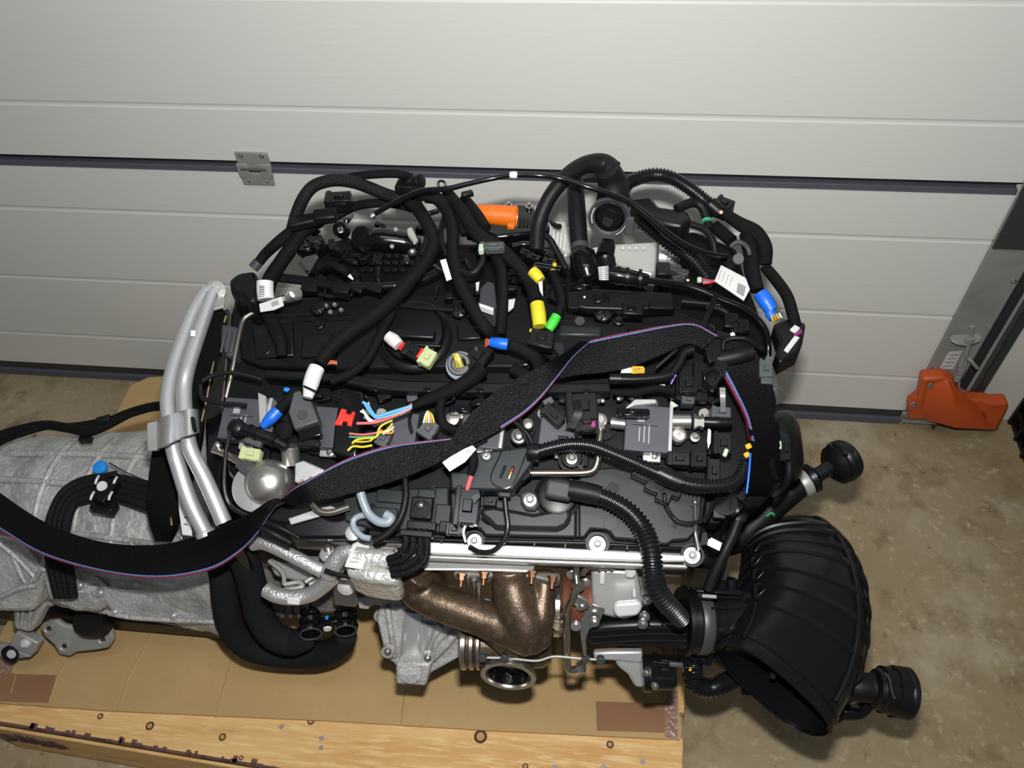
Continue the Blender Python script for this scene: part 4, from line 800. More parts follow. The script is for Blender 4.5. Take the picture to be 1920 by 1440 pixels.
# black loom over the gearbox
gl = thing('gearbox_cable', (-.85, .75, .5), 'black taped cable lying over the top of the aluminium gearbox', 'cable')
tube('cable', [P(-60, 842, .505), P(0, 818, .51), P(40, 805, .515), P(85, 797, .52), P(130, 803, .525), P(165, 808, .53), P(200, 795, .535), P(240, 776, .545), P(280, 764, .56), P(312, 760, .575)], [11, 10, 9, 9, 9, 11, 11, 9, 9, 9], 'fabric_tape', gl, 14)
tube('cable', [P(-60, 870, .50), P(0, 830, .505), P(45, 812, .515), P(90, 800, .518), P(140, 798, .525), P(190, 790, .535)], 6, 'fabric_tape', gl, 12)
box('cable_clip', P(192, 784, .552), (26, 14, 12), 'plastic', gl, n='Z', rot=25); box('cable_clip', P(158, 820, .525), (22, 12, 14), 'plastic', gl, n='Z', rot=10)
# braided bundle with clamps beside the blue cap
oh = thing('cooler_hoses', (-.75, .55, .45), 'bundle of black braided hoses with clamp beside the small blue cap', 'hose')
for i, (dy, dx) in enumerate(((0, 0), (12, 9), (24, 18), (36, 27))):
    tube('braided_hose', [P(300, 958-42+dy*1.2, .53), P(262, 952-46+dy*1.1, .525), P(225, 940-42+dy, .52), P(190, 938-42+dy, .515), P(150, 946-42+dy*.95, .51), P(118+dx*.6, 964-38+dy*.7, .505), P(98+dx, 995-30+dy*.4, .495), P(90+dx*1.2, 1030-20, .48), P(96+dx*1.2, 1080-22, .45), P(110+dx, 1120, .41)], 9, 'braid', oh, 12)
clp = box('hose_clamp', P(196, 918, .543), (28, 50, 16), 'plastic_soft', oh, n='Z', rot=-12, bev=3); box('clamp_foot', P(192, 946, .53), (46, 22, 20), 'plastic', oh, n='Z', rot=-6); box('clamp_ear', P(208, 888, .53), (20, 12, 12), 'plastic', oh, n='Z', rot=20)
lathe('white_button', P(192, 912, .5435), V((0, -.3, .95)), [(0, 10), (3, 9.5), (3, 5)], 'tag_white', clp, 20)
for (a, b) in ((181, 899), (215, 901), (172, 929), (206, 929)): tube('white_band', [P(a+4, b-6, .540), P(a, b+1, .544), P(a-2, b+8, .540)], 2.6, 'tag_white', oh, 8)
tube('wire', [P(205, 868, .53), P(235, 885, .53), P(270, 900, .53)], 1.6, 'plastic_grey', oh, 6)
# ================================================================ air duct
ad = thing('air_duct', (.3, .5, .35), 'large black ribbed plastic air intake duct with open mouth at right', 'air duct')
d0 = (P(1450, 1290, .49)-CAM).dot(FWD)
def DP(px, py, d): return CAM+ray(px, py)*d
DS = [(1449, 1291, 0, 122, .56, 35.5), (1470, 1252, .018, 123, .60, 33), (1488, 1212, .040, 121, .66, 24), (1499, 1165, .070, 118, .74, 12), (1503, 1118, .105, 112, .80, 3), (1500, 1080, .145, 103, .84, -4), (1490, 1052, .185, 92, .86, -10), (1476, 1042, .23, 78, .86, -16)]
cen = [DP(a, b, d0+c) for a, b, c, *_ in DS]
def duct_at(u):                                  # centre, half axes at u in 0..1
    i = min(u*(len(DS)-1), len(DS)-1.0001); k = int(i); f_ = i-k
    def cr1(g): 
        a, b, c, d = g(max(k-1, 0)), g(k), g(k+1), g(min(k+2, len(DS)-1))
        return .5*((2*b)+(c-a)*f_+(2*a-5*b+4*c-d)*f_*f_+(3*b-a-3*c+d)*f_**3)
    c = cr1(lambda j: cen[j]); hw = cr1(lambda j: DS[j][3]); bt = cr1(lambda j: DS[j][4]); an = math.radians(cr1(lambda j: DS[j][5]))
    m_ = RGT*math.cos(an)-UPV*math.sin(an); e_ = 1e-3
    t = (cr_c(min(u+.02, 1))-cr_c(max(u-.02, 0))).normalized(); m_ = (m_-t*m_.dot(t)).normalized(); n_ = t.cross(m_)
    s = hw*mp(c); return c, m_*s, n_*s*bt, t
def cr_c(u):
    i = min(u*(len(DS)-1), len(DS)-1.0001); k = int(i); f_ = i-k; return cen[k]*(1-f_)+cen[k+1]*f_
def dpt(u, th, k=1.0):
    c, a, b, t = duct_at(u); x, y = math.cos(th), math.sin(th); e = .82
    return c+a*(math.copysign(abs(x)**e, x))*k+b*(math.copysign(abs(y)**e, y))*k
NU, NT = 36, 48; vs, fs = [], []
for i in range(NU+1):
    for k in range(NT): vs.append(dpt(i/NU, 2*math.pi*k/NT))
for i in range(NU+1):
    for k in range(NT): vs.append(dpt(i/NU, 2*math.pi*k/NT, .955))
o2 = (NU+1)*NT
for i in range(NU):
    for k in range(NT):
        k2 = (k+1) % NT; fs += [(i*NT+k, i*NT+k2, (i+1)*NT+k2, (i+1)*NT+k), (o2+(i+1)*NT+k, o2+(i+1)*NT+k2, o2+i*NT+k2, o2+i*NT+k)]
for k in range(NT): k2 = (k+1) % NT; fs.append((k, o2+k, o2+k2, k2))
fs.append(tuple(NU*NT+k for k in range(NT))); fs.append(tuple(o2+NU*NT+k for k in range(NT-1, -1, -1)))
put('duct_body', vs, fs, 'duct', ad, smooth=50)
def duct_ring(name, u, hgt, wid, th0=0, th1=2*math.pi, m='duct'):
    n = 44; vs, fs = [], []; full = th1-th0 > 6.2
    for i in range(n+1):
        th = th0+(th1-th0)*i/n; c, a, b, t = duct_at(u); p0 = dpt(u, th, .99); p1 = dpt(u, th, 1+hgt)
        vs += [p0-t*wid, p1-t*wid*.7, p1+t*wid*.7, p0+t*wid]
    for i in range(n):
        for k in range(3): fs.append((i*4+k, i*4+k+1, i*4+k+5, i*4+k+4))
    return put(name, vs, fs, m, ad, smooth=40)
duct_ring('mouth_rim', .012, .045, .006); duct_ring('mouth_bead', .075, .03, .003)
for u in (.30, .42, .52, .615, .70, .775, .845, .91): duct_ring('duct_rib', u, .055, .0062)
for (u0, u1) in ((.09, .16), ): pass
def spine(name, th, u0, u1, r, m='duct'):
    tube(name, [dpt(u0+(u1-u0)*i/9, th, 1.012) for i in range(10)], r, m, ad, 8)
_c, _aa, _bb, _tt = duct_at(.5); SG = 1 if _bb.dot(tocam(_c)) > 0 else -1
spine('duct_spine', SG*math.radians(52), .10, .97, 7); spine('duct_spine', SG*math.radians(150), .05, .75, 5); spine('duct_seam', SG*math.radians(12), .30, .95, 4)
for i, u in enumerate((.36, .47, .57, .66)):
    c, a, b, t = duct_at(u); q = dpt(u, SG*math.radians(142), 1.01); box('duct_pad', q+(q-c).normalized()*.003, (26, 15, 8), 'duct', ad, n=(q-c), rot=20)
prism('mouth_tab', [(1444, 1254), (1456, 1252), (1462, 1262), (1452, 1276), (1442, 1272)], (DP(1452, 1264, d0+.01), tocam(DP(1452, 1264, d0))), .004, 'plastic_matte', ad, .002)
inl = PL(1300, 1166, FR(.50, 1190, 1190))
inl = DP(1285, 1165, d0+.055)
ia = (DP(1400, 1166, d0+.065)-inl).normalized()
lathe('inlet_pipe', inl, ia, [(-6, 50), (0, 58), (14, 60), (20, 56), (60, 56), (64, 60), (90, 60), (130, 66)], 'duct', ad, 40)
lathe('hose_band', inl+ia*.012, ia, [(0, 59.5), (2, 61), (20, 61), (22, 59.5)], 'galvanised_dark', ad, 40)
lathe('pipe_collar', inl-ia*.006, ia, [(0, 63), (8, 64), (10, 60)], 'plastic', ad, 40)
box('band_screw', DP(1330, 1118, d0-.0), (30, 10, 12), 'plastic', ad, n=tocam(inl)); box('inlet_flange', DP(1348, 1108, d0+.04), (86, 9, 60), 'duct', ad, n='Z')
for a in (25, 50, 80, 110): 
    q = inl+ia*.03; tube('pipe_rib', [inl+ia*(.035+.02*i)+(UPV*math.sin(math.radians(a))-RGT*0+tocam(inl)*math.cos(math.radians(a)))*.0418 for i in range(3)], 2.6, 'duct', ad, 6)
box('inlet_box', DP(1338, 1098, d0+.13), (120, 30, 50), 'plastic', ad, n='Z', bev=5); lathe('inlet_stub', DP(1372, 1100, d0+.06), UPV, [(-10, 11), (14, 11), (16, 8)], 'duct', ad, 16)
# lower-right coupling
cq = thing('coolant_elbow', (.4, .45, .3), 'black pipe elbow with ribbed coupling sticking out below the air duct', 'hose')
e0 = d0+.09
tube('elbow_pipe', [V((.175, .64, .36)), V((.25, .60, .34)), DP(1545, 1285, e0+.07), DP(1592, 1287, e0), DP(1640, 1290, e0-.01)], [26, 26, 26, 27, 27], 'rubber', cq, 18)
tube('lower_pipe', [V((.18, .58, .25)), V((.25, .53, .25)), DP(1540, 1335, e0+.04), DP(1580, 1336, e0+.03), DP(1610, 1334, e0+.03), (DP(1632, 1318, e0+.03))], [14, 14, 14, 15, 15, 12], 'gloss_black', cq, 16); 
ca_ = (DP(1707, 1302, e0-.01)-DP(1640, 1291, e0-.01)).normalized()
cpl = lathe('coupling', DP(1636, 1290, e0-.01), ca_, [(0, 28), (4, 36), (12, 38), (14, 43), (34, 44), (36, 47), (54, 48), (56, 46), (60, 48), (66, 48), (70, 44), (68, 34), (40, 30)], 'plastic', cq, 34)
for k in range(7):
    a = k*.9; u_ = ca_.orthogonal().normalized(); v_ = ca_.cross(u_); c_ = DP(1636, 1290, e0-.01)+ca_*.034+(u_*math.cos(a)+v_*math.sin(a))*.032
    tube('coupling_rib', [c_-ca_*.012, c_, c_+ca_*.014], 4, 'gloss_black', cpl, 6)
tube('coupling_clip', [DP(1640+20, 1262, e0-.05), DP(1668, 1274, e0-.055), DP(1672, 1296, e0-.056), DP(1678, 1310, e0-.055)], 2, 'plastic_grey', cpl, 6)
# heater-hose style coupling at upper right
ch2 = thing('coolant_hose', (.3, .75, .3), 'black rubber coolant hose with round quick coupling pointing to upper right', 'hose')
hz_ = .50
tube('rubber_hose', [V((.17, .66, .40)), P(1372, 1010, .43), P(1400, 996, .44), P(1440, 960, .46), P(1480, 925, .48), P(1510, 902, hz_)], [28, 30, 26, 24, 24, 24], 'rubber', ch2, 20)
ha = (P(1540, 886, hz_+.01)-P(1500, 908, hz_)).normalized()
lathe('hose_collar', P(1500, 910, .497), ha, [(0, 25), (3, 26.5), (16, 26), (18, 24)], 'galvanised', ch2, 28); lathe('stub_ring', P(1520, 898, .503), ha, [(-4, 27), (6, 29), (10, 24), (14, 16)], 'plastic', ch2, 28)
tube('neck', [P(1522, 897, .503), P(1540, 887, .508), P(1560, 874, .512)], [15, 14, 15], 'plastic', ch2, 16)
ka = (ha+tocam(P(1570, 866, .51))*-.35).normalized()
kc = lathe('quick_coupling', P(1556, 878, .51), ka, [(-2, 18), (6, 30), (14, 38), (20, 36), (24, 40), (32, 41), (34, 38), (40, 40), (46, 37), (46, 28), (30, 24)], 'plastic', ch2, 34)
for k in range(6): 
    a = k*1.05; u_ = ka.orthogonal().normalized(); v_ = ka.cross(u_); q = P(1556, 878, .51)+ka*.02+(u_*math.cos(a)+v_*math.sin(a))*.0285; tube('coupling_lug', [q-ka*.006, q+ka*.01], 5, 'gloss_black', kc, 8)
prism('green_mark', [(1434, 966), (1446, 958), (1456, 966), (1442, 974)], (P(1446, 966, .483), tocam(P(1446, 966, .48))), .0006, 'green', ch2, 0) if 0 else None
tube('green_mark', [P(1437, 968, .478), P(1446, 962, .4805), P(1452, 966, .478)], 2.2, 'wire_green', ch2, 6)
vp = thing('vent_pipe', (.2, .6, .4), 'slim black vent pipe running down between engine and air duct', 'pipe')
tube('pipe', [P(1384, 975, .62), P(1375, 1000, .61), P(1361, 1030, .60), P(1342, 1070, .58), P(1328, 1106, .56)], 11, 'rubber', vp, 14); lathe('pipe_boot', P(1386, 968, .605), NK, [(-10, 15), (4, 15), (6, 11)], 'plastic', vp, 18)
# small corrugated hose by the mouth
tube('bypass_hose', [P(1296, 1262, .42), P(1306, 1284, .405), P(1335, 1290, .40), P(1362, 1278, .41), P(1392, 1266, .43)], [18, 19, 19, 18, 17], 'corrugated', en, 18, corr=7)
for (a, b) in ((1290, 1240), (1300, 1262), (1318, 1236)): connector(P(a, b, .45), 34, 24, 24, en, 'gloss_black', n=FRN, rot=random.uniform(-30, 30), name='sensor_plug')
lathe('amber_dot', P(1294, 1256, .475), FRN, [(0, 3), (1.5, 2)], 'amber', en, 8)
box('hose_foot', P(1404, 1296, .38), (26, 20, 20), 'plastic', en, n=FRN)
# two heater hoses with the twin coupling
hh_ = thing('heater_hoses', (-.4, .42, .3), 'pair of thick black foam hoses with twin coupling hanging below the foil pipes', 'hose')
tube('foam_hose', [P(408, 1040, .50), P(418, 1080, .47), P(424, 1130, .42), P(436, 1178, .36), P(470, 1212, .31), P(530, 1226, .285), P(600, 1226, .30), P(640, 1208, .34), P(650, 1190, .37)], [24, 25, 26, 26, 26, 25, 24, 22, 20], 'foam_rubber', hh_, 20)
tube('foam_hose', [P(436, 992, .60), P(448, 1028, .565), P(463, 1062, .525), P(476, 1110, .47), P(488, 1156, .42), P(512, 1190, .385), P(546, 1204, .37), P(575, 1196, .385)], [24, 26, 27, 27, 27, 26, 25, 22], 'foam_rubber', hh_, 20)
ka2 = (tocam(P(600, 1180, .41))*.62-UPV*.78).normalized()
for (a, b) in ((583, 1176), (648, 1170)):
    q = lathe('coupling', P(a, b, .40), ka2, [(-34, 18), (-26, 22), (-20, 18), (-12, 23), (-4, 20), (4, 24), (12, 22), (14, 21), (14, 17), (-4, 15)], 'gloss_black', hh_, 26)
    lathe('coupling_rim', P(a, b, .40), ka2, [(12, 21.5), (15, 21.8), (16, 20), (14, 18)], 'plastic_grey', q, 26, close=False)
brg = box('coupling_bridge', P(615, 1176, .405), (46, 22, 18), 'gloss_black', hh_, n=ka2, rot=6, bev=4); lathe('bridge_screw', P(614, 1178, .408), ka2, [(0, 8), (3, 7)], 'tag_white', brg, 16); lathe('blue_dot', P(613, 1160, .412), ka2, [(-4, 4), (3, 3)], 'blue_bright', brg, 12)
# ================================================================ wiring harness over the engine
wh = thing('wiring_harness', (-.1, .8, .75), 'black taped wiring harness looping over the top of the engine', 'wiring')
def T(pts, r, m='fabric_tape', name='cable', par=None, **k): return tube(name, pts, r, m, par or wh, k.pop('seg', 12), **k)
# rear left loops
T([(548, 432, .86), (556, 402, .88), (570, 370, .90), (590, 348, .91), (625, 338, .915), (660, 341, .91), (690, 351, .90), (722, 364, .89), (748, 372, .88)], 12, 'braid', 'braided_cable')
T([(640, 338, .90), (665, 331, .905), (700, 327, .91), (745, 326, .91), (770, 332, .90)], 8)
T([(625, 408, .85), (662, 388, .86), (700, 381, .87), (740, 382, .87), (780, 392, .86)], 9)
T([(575, 408, .87), (550, 432, .86), (522, 454, .85), (498, 476, .83), (484, 494, .82)], [13, 12, 11, 10, 9])
T([(600, 414, .86), (566, 436, .86), (548, 462, .85), (524, 496, .83), (507, 524, .81), (500, 556, .80), (502, 584, .79), (514, 612, .785), (526, 640, .78), (529, 668, .77)], [12, 13, 14, 14, 15, 14, 13, 13, 12, 10])
box('harness_guide', (585, 405, .885), (90, 26, 18), 'plastic_soft', wh, n='Z', rot=24, bev=4); box('harness_guide', (608, 398, .888), (44, 30, 18), 'plastic_soft', wh, n='Z', rot=12, bev=4)
connector((632, 368, .885), 48, 30, 26, wh, 'plastic', rot=8, n='Z'); connector((766, 342, .90), 46, 34, 26, wh, 'plastic', rot=-5, n='Z')
lathe('plug_cap', (786, 340, .905), V((.7, -.3, .3)), [(-8, 14), (4, 14), (6, 11)], 'plastic', wh, 18)
lathe('grey_collar', (480, 497, .82), (P(480, 497, .82)-P(498, 476, .83)), [(-8, 10), (8, 10)], 'plastic_grey', wh, 16)
prism('relay_boot', [(428, 524), (446, 510), (478, 506), (486, 530), (482, 562), (462, 566), (452, 552), (432, 548)], .815, .05, 'plastic_soft', wh, .006)
tg1 = tube('paper_tag', [(497, 528, .822), (497, 545, .815), (499, 562, .808)], 15.6, 'tag_white', wh, 18); prism('paper_tag', [(486, 570), (528, 556), (532, 572), (514, 580), (488, 584)], .82, .0014, 'tag_white', wh, 0)
for i in range(5): box('print_line', (488+i*0+3, 536+i*4, .838), (10, 1.4, .5), 'ink', tg1, n=tocam(P(490, 540, .83)), bev=0)
prism('print_patch', [(508, 567), (521, 562), (523, 570), (510, 575)], .8212, .0004, 'ink_grey', wh, 0)
# horizontal loom behind the cover
T([(520, 520, .80), (575, 527, .80), (625, 535, .80), (662, 538, .80)], 9); T([(660, 538, .80), (700, 539, .80), (740, 537, .80)], 9.5, 'gloss_black', 'sleeve')
T([(738, 537, .80), (788, 525, .80), (826, 509, .80)], 9, 'corrugated', 'conduit', corr=5); box('loom_holder', (640, 540, .815), (30, 22, 16), 'plastic', wh, n='Z')
T([(606, 505, .80), (622, 497, .82), (645, 508, .82), (656, 520, .80)], 7); tube('wire_tip', [(654, 516, .815), (662, 524, .81)], [4, 2], 'wire_white', wh, 8)
T([(575, 540, .795), (600, 552, .79), (630, 556, .79), (660, 552, .79)], 5, 'rubber'); T([(747, 572, .79), (790, 577, .79), (850, 581, .79)], 5, 'corrugated', 'conduit', corr=4)
# diagonal thick branch with white tape at its end
T([(762, 372, .89), (782, 390, .885), (800, 418, .88), (813, 452, .865), (800, 486, .85), (772, 522, .835), (736, 562, .825), (700, 592, .82), (654, 624, .815), (618, 656, .812), (598, 682, .808)], [12, 13, 13, 14, 14, 14, 15, 15, 15, 14, 13])
T([(730, 556, .80), (735, 585, .80), (722, 610, .80), (706, 640, .80), (690, 672, .797), (660, 698, .793), (620, 715, .79)], 8.5)
wt = tube('white_tape', [(594, 690, .81), (588, 704, .808), (583, 720, .806), (580, 734, .803), (577, 746, .80)], [15, 15.5, 15, 12, 9], 'white_tape', wh, 18); tube('tape_groove', [(570, 724, .815), (580, 728, .82), (594, 735, .814)], 2, 'plastic', wt, 6)
for i in range(3): tube('wire', [(608, 684-i*2, .80), (620, 681-i*2, .80), (632, 682-i*1.5, .797)], 1.8, 'wire_copper', wh, 6)
# main loom down the middle
T([(775, 362, .90), (812, 368, .90), (836, 392, .89), (849, 430, .88), (850, 478, .865), (862, 530, .85), (878, 562, .84), (897, 596, .83), (914, 618, .82), (926, 632, .80)], [13, 13, 12, 12, 12, 12, 12, 12, 12, 11])
T([(838, 362, .895), (864, 394, .89), (886, 430, .88), (905, 448, .875), (930, 462, .868), (955, 482, .86), (978, 506, .85), (994, 532, .84), (1006, 566, .835)], [12, 12, 13, 13, 14, 13, 13, 13, 13])
T([(800, 372, .89), (826, 376, .895), (846, 388, .885), (862, 410, .88), (872, 440, .87)], 9); T([(870, 372, .87), (892, 398, .87), (912, 428, .87)], 10)
T([(905, 458, .88), (906, 478, .875), (902, 496, .87), (886, 512, .865), (864, 510, .86), (848, 488, .86), (842, 455, .865)], 6, 'rubber')
T([(930, 480, .86), (940, 505, .855), (943, 540, .845), (942, 585, .83), (939, 624, .81)], 10.5)
T([(836, 395, .875), (826, 440, .87), (838, 480, .86)], 5, 'rubber'); T([(786, 380, .875), (800, 440, .87), (790, 480, .86)], 6, 'corrugated', 'conduit', corr=4)
connector((921, 459, .885), 46, 17, 16, wh, 'connector_grey', rot=6, n='Z', lm='connector_green'); box('plug_end', (902, 462, .886), (10, 18, 14), 'pale_mint', wh, n='Z', rot=6)
prism('paper_tag', [(825, 488), (836, 485), (847, 522), (837, 526)], .87, .0014, 'tag_white', wh, 0)
tube('yellow_tape', [(1007, 570, .836), (1010, 590, .832), (1012, 612, .826)], [13.5, 14, 13], 'yellow', wh, 18); tube('yellow_tape', [(998, 508, .855), (1006, 516, .853), (1014, 526, .85)], [11, 11.5, 10], 'yellow', wh, 16)
prism('paper_tag', [(1009, 528), (1017, 527), (1018, 555), (1012, 545)], .852, .0014, 'tag_white', wh, 0)
connector((1015, 634, .82), 34, 44, 26, wh, 'plastic', rot=80, n='K'); box('amber_tab', (997, 619, .045), (9, 8, 5), 'wire_yellow', wh); T([(1018, 648, .045), (1030, 662, .04), (1044, 678, .035)], [15, 14, 13], 'corrugated', 'conduit', corr=7)
T([(1036, 512, .84), (1046, 535, .84), (1053, 565, .835), (1047, 588, .83), (1040, 598, .825)], 8); tube('green_sleeve', [(1044, 592, .832), (1036, 606, .828), (1028, 618, .824)], [9.5, 10, 9], 'green', wh, 16)
prism('grey_relay', [(900, 540), (914, 525), (927, 530), (931, 572), (926, 580), (898, 568)], .83, .035, 'plastic_grey', wh, .003); prism('relay_edge', [(897, 567), (926, 577), (924, 582), (899, 573)], .834, .01, 'tag_white', wh, .001); prism('paper_tag', [(953, 562), (966, 560), (963, 576), (953, 584)], .80, .0014, 'tag_white', wh, 0); prism('paper_tag', [(892, 530), (899, 528), (897, 544), (893, 545)], .82, .0014, 'tag_white', wh, 0)
# orange sleeve
os_ = lathe('orange_sleeve', P(884, 399, .845), P(964, 406, .842)-P(884, 399, .845), [(0, 11), (14, 17), (40, 19), (76, 20), (84, 21), (86, 19), (60, 16)], 'orange', wh, 28)
box('sleeve_tab', P(958, 420, .855), (14, 10, 10), 'orange', os_, n='Z')
for (a, b) in ((988, 472), (1000, 480), (1018, 470), (1030, 488), (1042, 478), (1012, 498)): connector((a, b, .82), 26, 14, 14, wh, random.choice(['gloss_black', 'plastic']), rot=random.uniform(-30, 30), n='Z')
T([(1005, 500, .82), (1030, 504, .82), (1052, 508, .82)], 9, 'gloss_black', 'sleeve'); box('yellow_clip', (1040, 494, .835), (8, 8, 6), 'wire_yellow', wh, n='Z'); box('yellow_clip', (1037, 506, .836), (9, 8, 6), 'wire_yellow', wh, n='Z')
T([(1010, 440, .86), (1030, 448, .86), (1046, 475, .85), (1062, 505, .84)], 6, 'rubber'); T([(960, 462, .85), (985, 458, .85), (1010, 462, .85)], 6, 'gloss_black')
# blue taped branch in the middle
T([(1012, 690, .045), (1004, 672, .055), (985, 658, .062), (955, 646, .068)], [13, 13, 12, 11]); tube('blue_tape', [(952, 646, .068), (938, 644, .068), (920, 641, .066)], [11, 11.5, 9], 'blue', wh, 16)
for i in range(5): tube('wire', [(922, 637+i*2, .066), (915, 634+i*3, .064), (910, 638+i*3, .058)], 1.6, 'wire_copper', wh, 6)
connector((895, 668, .05), 56, 34, 26, wh, 'plastic_soft', rot=55); T([(905, 690, .05), (880, 712, .05), (850, 730, .048), (812, 745, .045), (776, 760, .042)], [16, 14, 14, 12, 8])
T([(830, 745, .045), (825, 770, .045), (832, 796, .042), (852, 806, .036)], 9); T([(960, 690, .03), (985, 705, .03), (1000, 720, .03)], 12)
prism('print_patch', [(889, 650), (894, 650), (902, 668), (897, 670)], .0505, .0004, 'plastic_grey', wh, 0)
# white-taped branch and green connector by the oil cap
T([(716, 610, .035), (716, 618, .04), (724, 628, .045)], 9); tube('white_tape', [(727, 630, .045), (738, 638, .045), (748, 648, .045)], [11, 13, 11], 'white_tape', wh, 16)
for i in range(5): tube('wire', [(746+i*2, 652-i*2.5, .045), (756+i*1.5, 658-i*3, .045), (764+i*1.5, 660-i*3, .045)], 1.5, 'wire_red', wh, 6)
connector((774, 658, .05), 42, 26, 22, wh, 'plastic', rot=-25); connector((800, 668, .05), 26, 32, 22, wh, 'pale_green', rot=-25, name='pale_plug'); box('red_lock', (787, 661, .052), (6, 22, 10), 'red', wh, rot=-25)
# round yellow-wire connector
rq = lathe('round_plug', (860, 682, .05), NK-KY*.4, [(-24, 22), (0, 22), (2, 20), (2, 15), (-8, 14)], 'connector_grey', wh, 24); lathe('plug_shell', (862, 686, .044), NK-KY*.4, [(-20, 28), (-4, 27), (-2, 23)], 'clear_tube', wh, 24)
for i, m_ in enumerate(('wire_yellow', 'wire_yellow', 'wire_white', 'wire_yellow')): tube('wire', [(850+i*3, 664, .06), (854+i*3, 674, .062), (857+i*4, 690-i, .05)], 2, m_, wh, 8)
# left-hand relay, blue tape, fuse block and loose wires
prism('relay_box', [(540, 772), (550, 735), (562, 731), (572, 750), (584, 752), (597, 790), (552, 806)], .064, .022, 'connector_grey', wh, .002)
box('relay_foot', (580, 812, .056), (42, 20, 18), 'gloss_black', wh, rot=20); box('relay_foot', (578, 830, .05), (40, 14, 18), 'plastic', wh, rot=4)
lathe('relay_mark', (567, 778, .0645), 'K', [(0, 10), (1, 9)], 'plastic_grey', wh, 18)
T([(556, 730, .055), (540, 750, .055), (522, 770, .052)], 10); tube('blue_tape', [(522, 770, .052), (508, 784, .052), (492, 800, .05)], [12, 12, 7], 'blue', wh, 16); box('blue_tab', (538, 730, .05), (14, 8, 6), 'blue_bright', wh, rot=-10)
T([(380, 714, .05), (400, 704, .05), (430, 699, .05), (460, 703, .048), (492, 712, .045)], 4.5, 'rubber'); T([(376, 722, .05), (380, 745, .05), (410, 756, .05), (440, 758, .05), (462, 761, .05)], 4.5, 'rubber')
fb = prism('fuse_block', [(640, 726), (680, 734), (684, 760), (672, 830), (668, 862), (622, 850), (628, 790)], .060, .030, 'gloss_black', wh, .003)
prism('red_slide', [(640, 765), (650, 768), (648, 775), (657, 777), (660, 771), (666, 772), (658, 799), (650, 798), (651, 791), (642, 789), (640, 797), (626, 797)], .0635, .008, 'red', fb, .001)
for i in range(5): box('fuse_slot', (640+i*1.5, 738+i*5, .0605), (30, 2, 3), 'plastic_soft', fb, rot=-12, bev=.4)
for (pts, m_, r_) in (
    ([(680, 754), (690, 760), (697, 772), (708, 780), (740, 771), (773, 761)], 'wire_blue', 3.2), ([(684, 758), (698, 778), (712, 784), (745, 775), (772, 764)], 'wire_blue', 2.6),
    ([(669, 794), (705, 792), (742, 782), (770, 766)], 'wire_pink', 3), ([(690, 768), (706, 784), (740, 779), (772, 757)], 'wire_red', 2), ([(700, 789), (730, 785), (768, 768)], 'wire_pink', 2.4),
    ([(676, 771), (684, 776), (692, 789), (712, 790)], 'wire_white', 2), ([(680, 768), (690, 782), (700, 790)], 'wire_white', 1.8), ([(655, 813), (680, 815), (708, 811), (716, 806)], 'wire_pink', 2.2),
    ([(655, 819), (675, 820), (704, 818)], 'wire_green', 2), ([(660, 832), (668, 825), (684, 822), (704, 820), (712, 808)], 'wire_yellow', 2.2), ([(652, 845), (662, 837), (680, 838), (698, 835)], 'wire_yellow', 2.4), ([(662, 828), (690, 828), (700, 822)], 'wire_yellow', 2),
    ([(707, 816), (712, 802), (722, 794), (736, 788)], 'wire_yellow', 2.4), ([(712, 812), (726, 806), (736, 794)], 'wire_yellow', 2.2), ([(718, 814), (732, 806), (738, 800)], 'wire_white', 2), ([(735, 782), (752, 775), (766, 770)], 'wire_yellow', 2.2), ([(722, 812), (734, 812), (738, 806)], 'wire_orange', 2.2), ([(650, 836), (672, 833), (696, 829)], 'plastic', 2), ([(700, 800), (740, 784), (770, 772)], 'plastic', 3)):
    tube('wire', [(a, b, .066) for a, b in pts], r_, m_, wh, 8)
connector((718, 822, .055), 30, 22, 18, wh, 'connector_grey', rot=70); connector((802, 804, .055), 34, 30, 20, wh, 'connector_grey', rot=62)
for i, m_ in enumerate(('wire_white', 'wire_yellow', 'wire_white', 'wire_orange', 'wire_yellow')): tube('wire', [(802, 771, .055), (798+i*3, 778, .058), (794+i*5, 793, .056)], 1.9, m_, wh, 8)
T([(775, 765, .04), (768, 785, .05), (772, 810, .05)], 3, 'rubber')
# cube plug with magenta end
connector((1090, 762, .075), 58, 52, 36, wh, 'plastic_soft', rot=8); connector((1098, 790, .068), 44, 34, 30, wh, 'plastic', rot=8); box('magenta_lock', (1112, 794, .069), (10, 14, 12), 'purple', wh, rot=8)
ribbon('plug_lever', [((1072, 752, .08), (1088, 750, .08)), ((1076, 775, .082), (1092, 774, .082)), ((1060, 800, .075), (1078, 804, .075))], .003, 'plastic_soft', wh)
connector((1036, 776, .05), 46, 22, 20, wh, 'plastic', rot=-40); box('plug_tail', (1028, 752, .05), (20, 14, 12), 'connector_grey', wh, rot=35); connector((1186, 772, .06), 60, 14, 16, wh, 'gloss_black', rot=2); connector((862, 766, .045), 40, 13, 14, wh, 'gloss_black', rot=4)
for i in range(5): box('lever_rib', (1056, 818+i*4, .06), (20, 2, 4), 'plastic_soft', wh, bev=.4)
T([(965, 790, .05), (990, 815, .05), (1000, 838, .045)], 5, 'rubber'); T([(975, 785, .05), (982, 812, .05), (992, 836, .045)], 4, 'corrugated', 'conduit', corr=4)
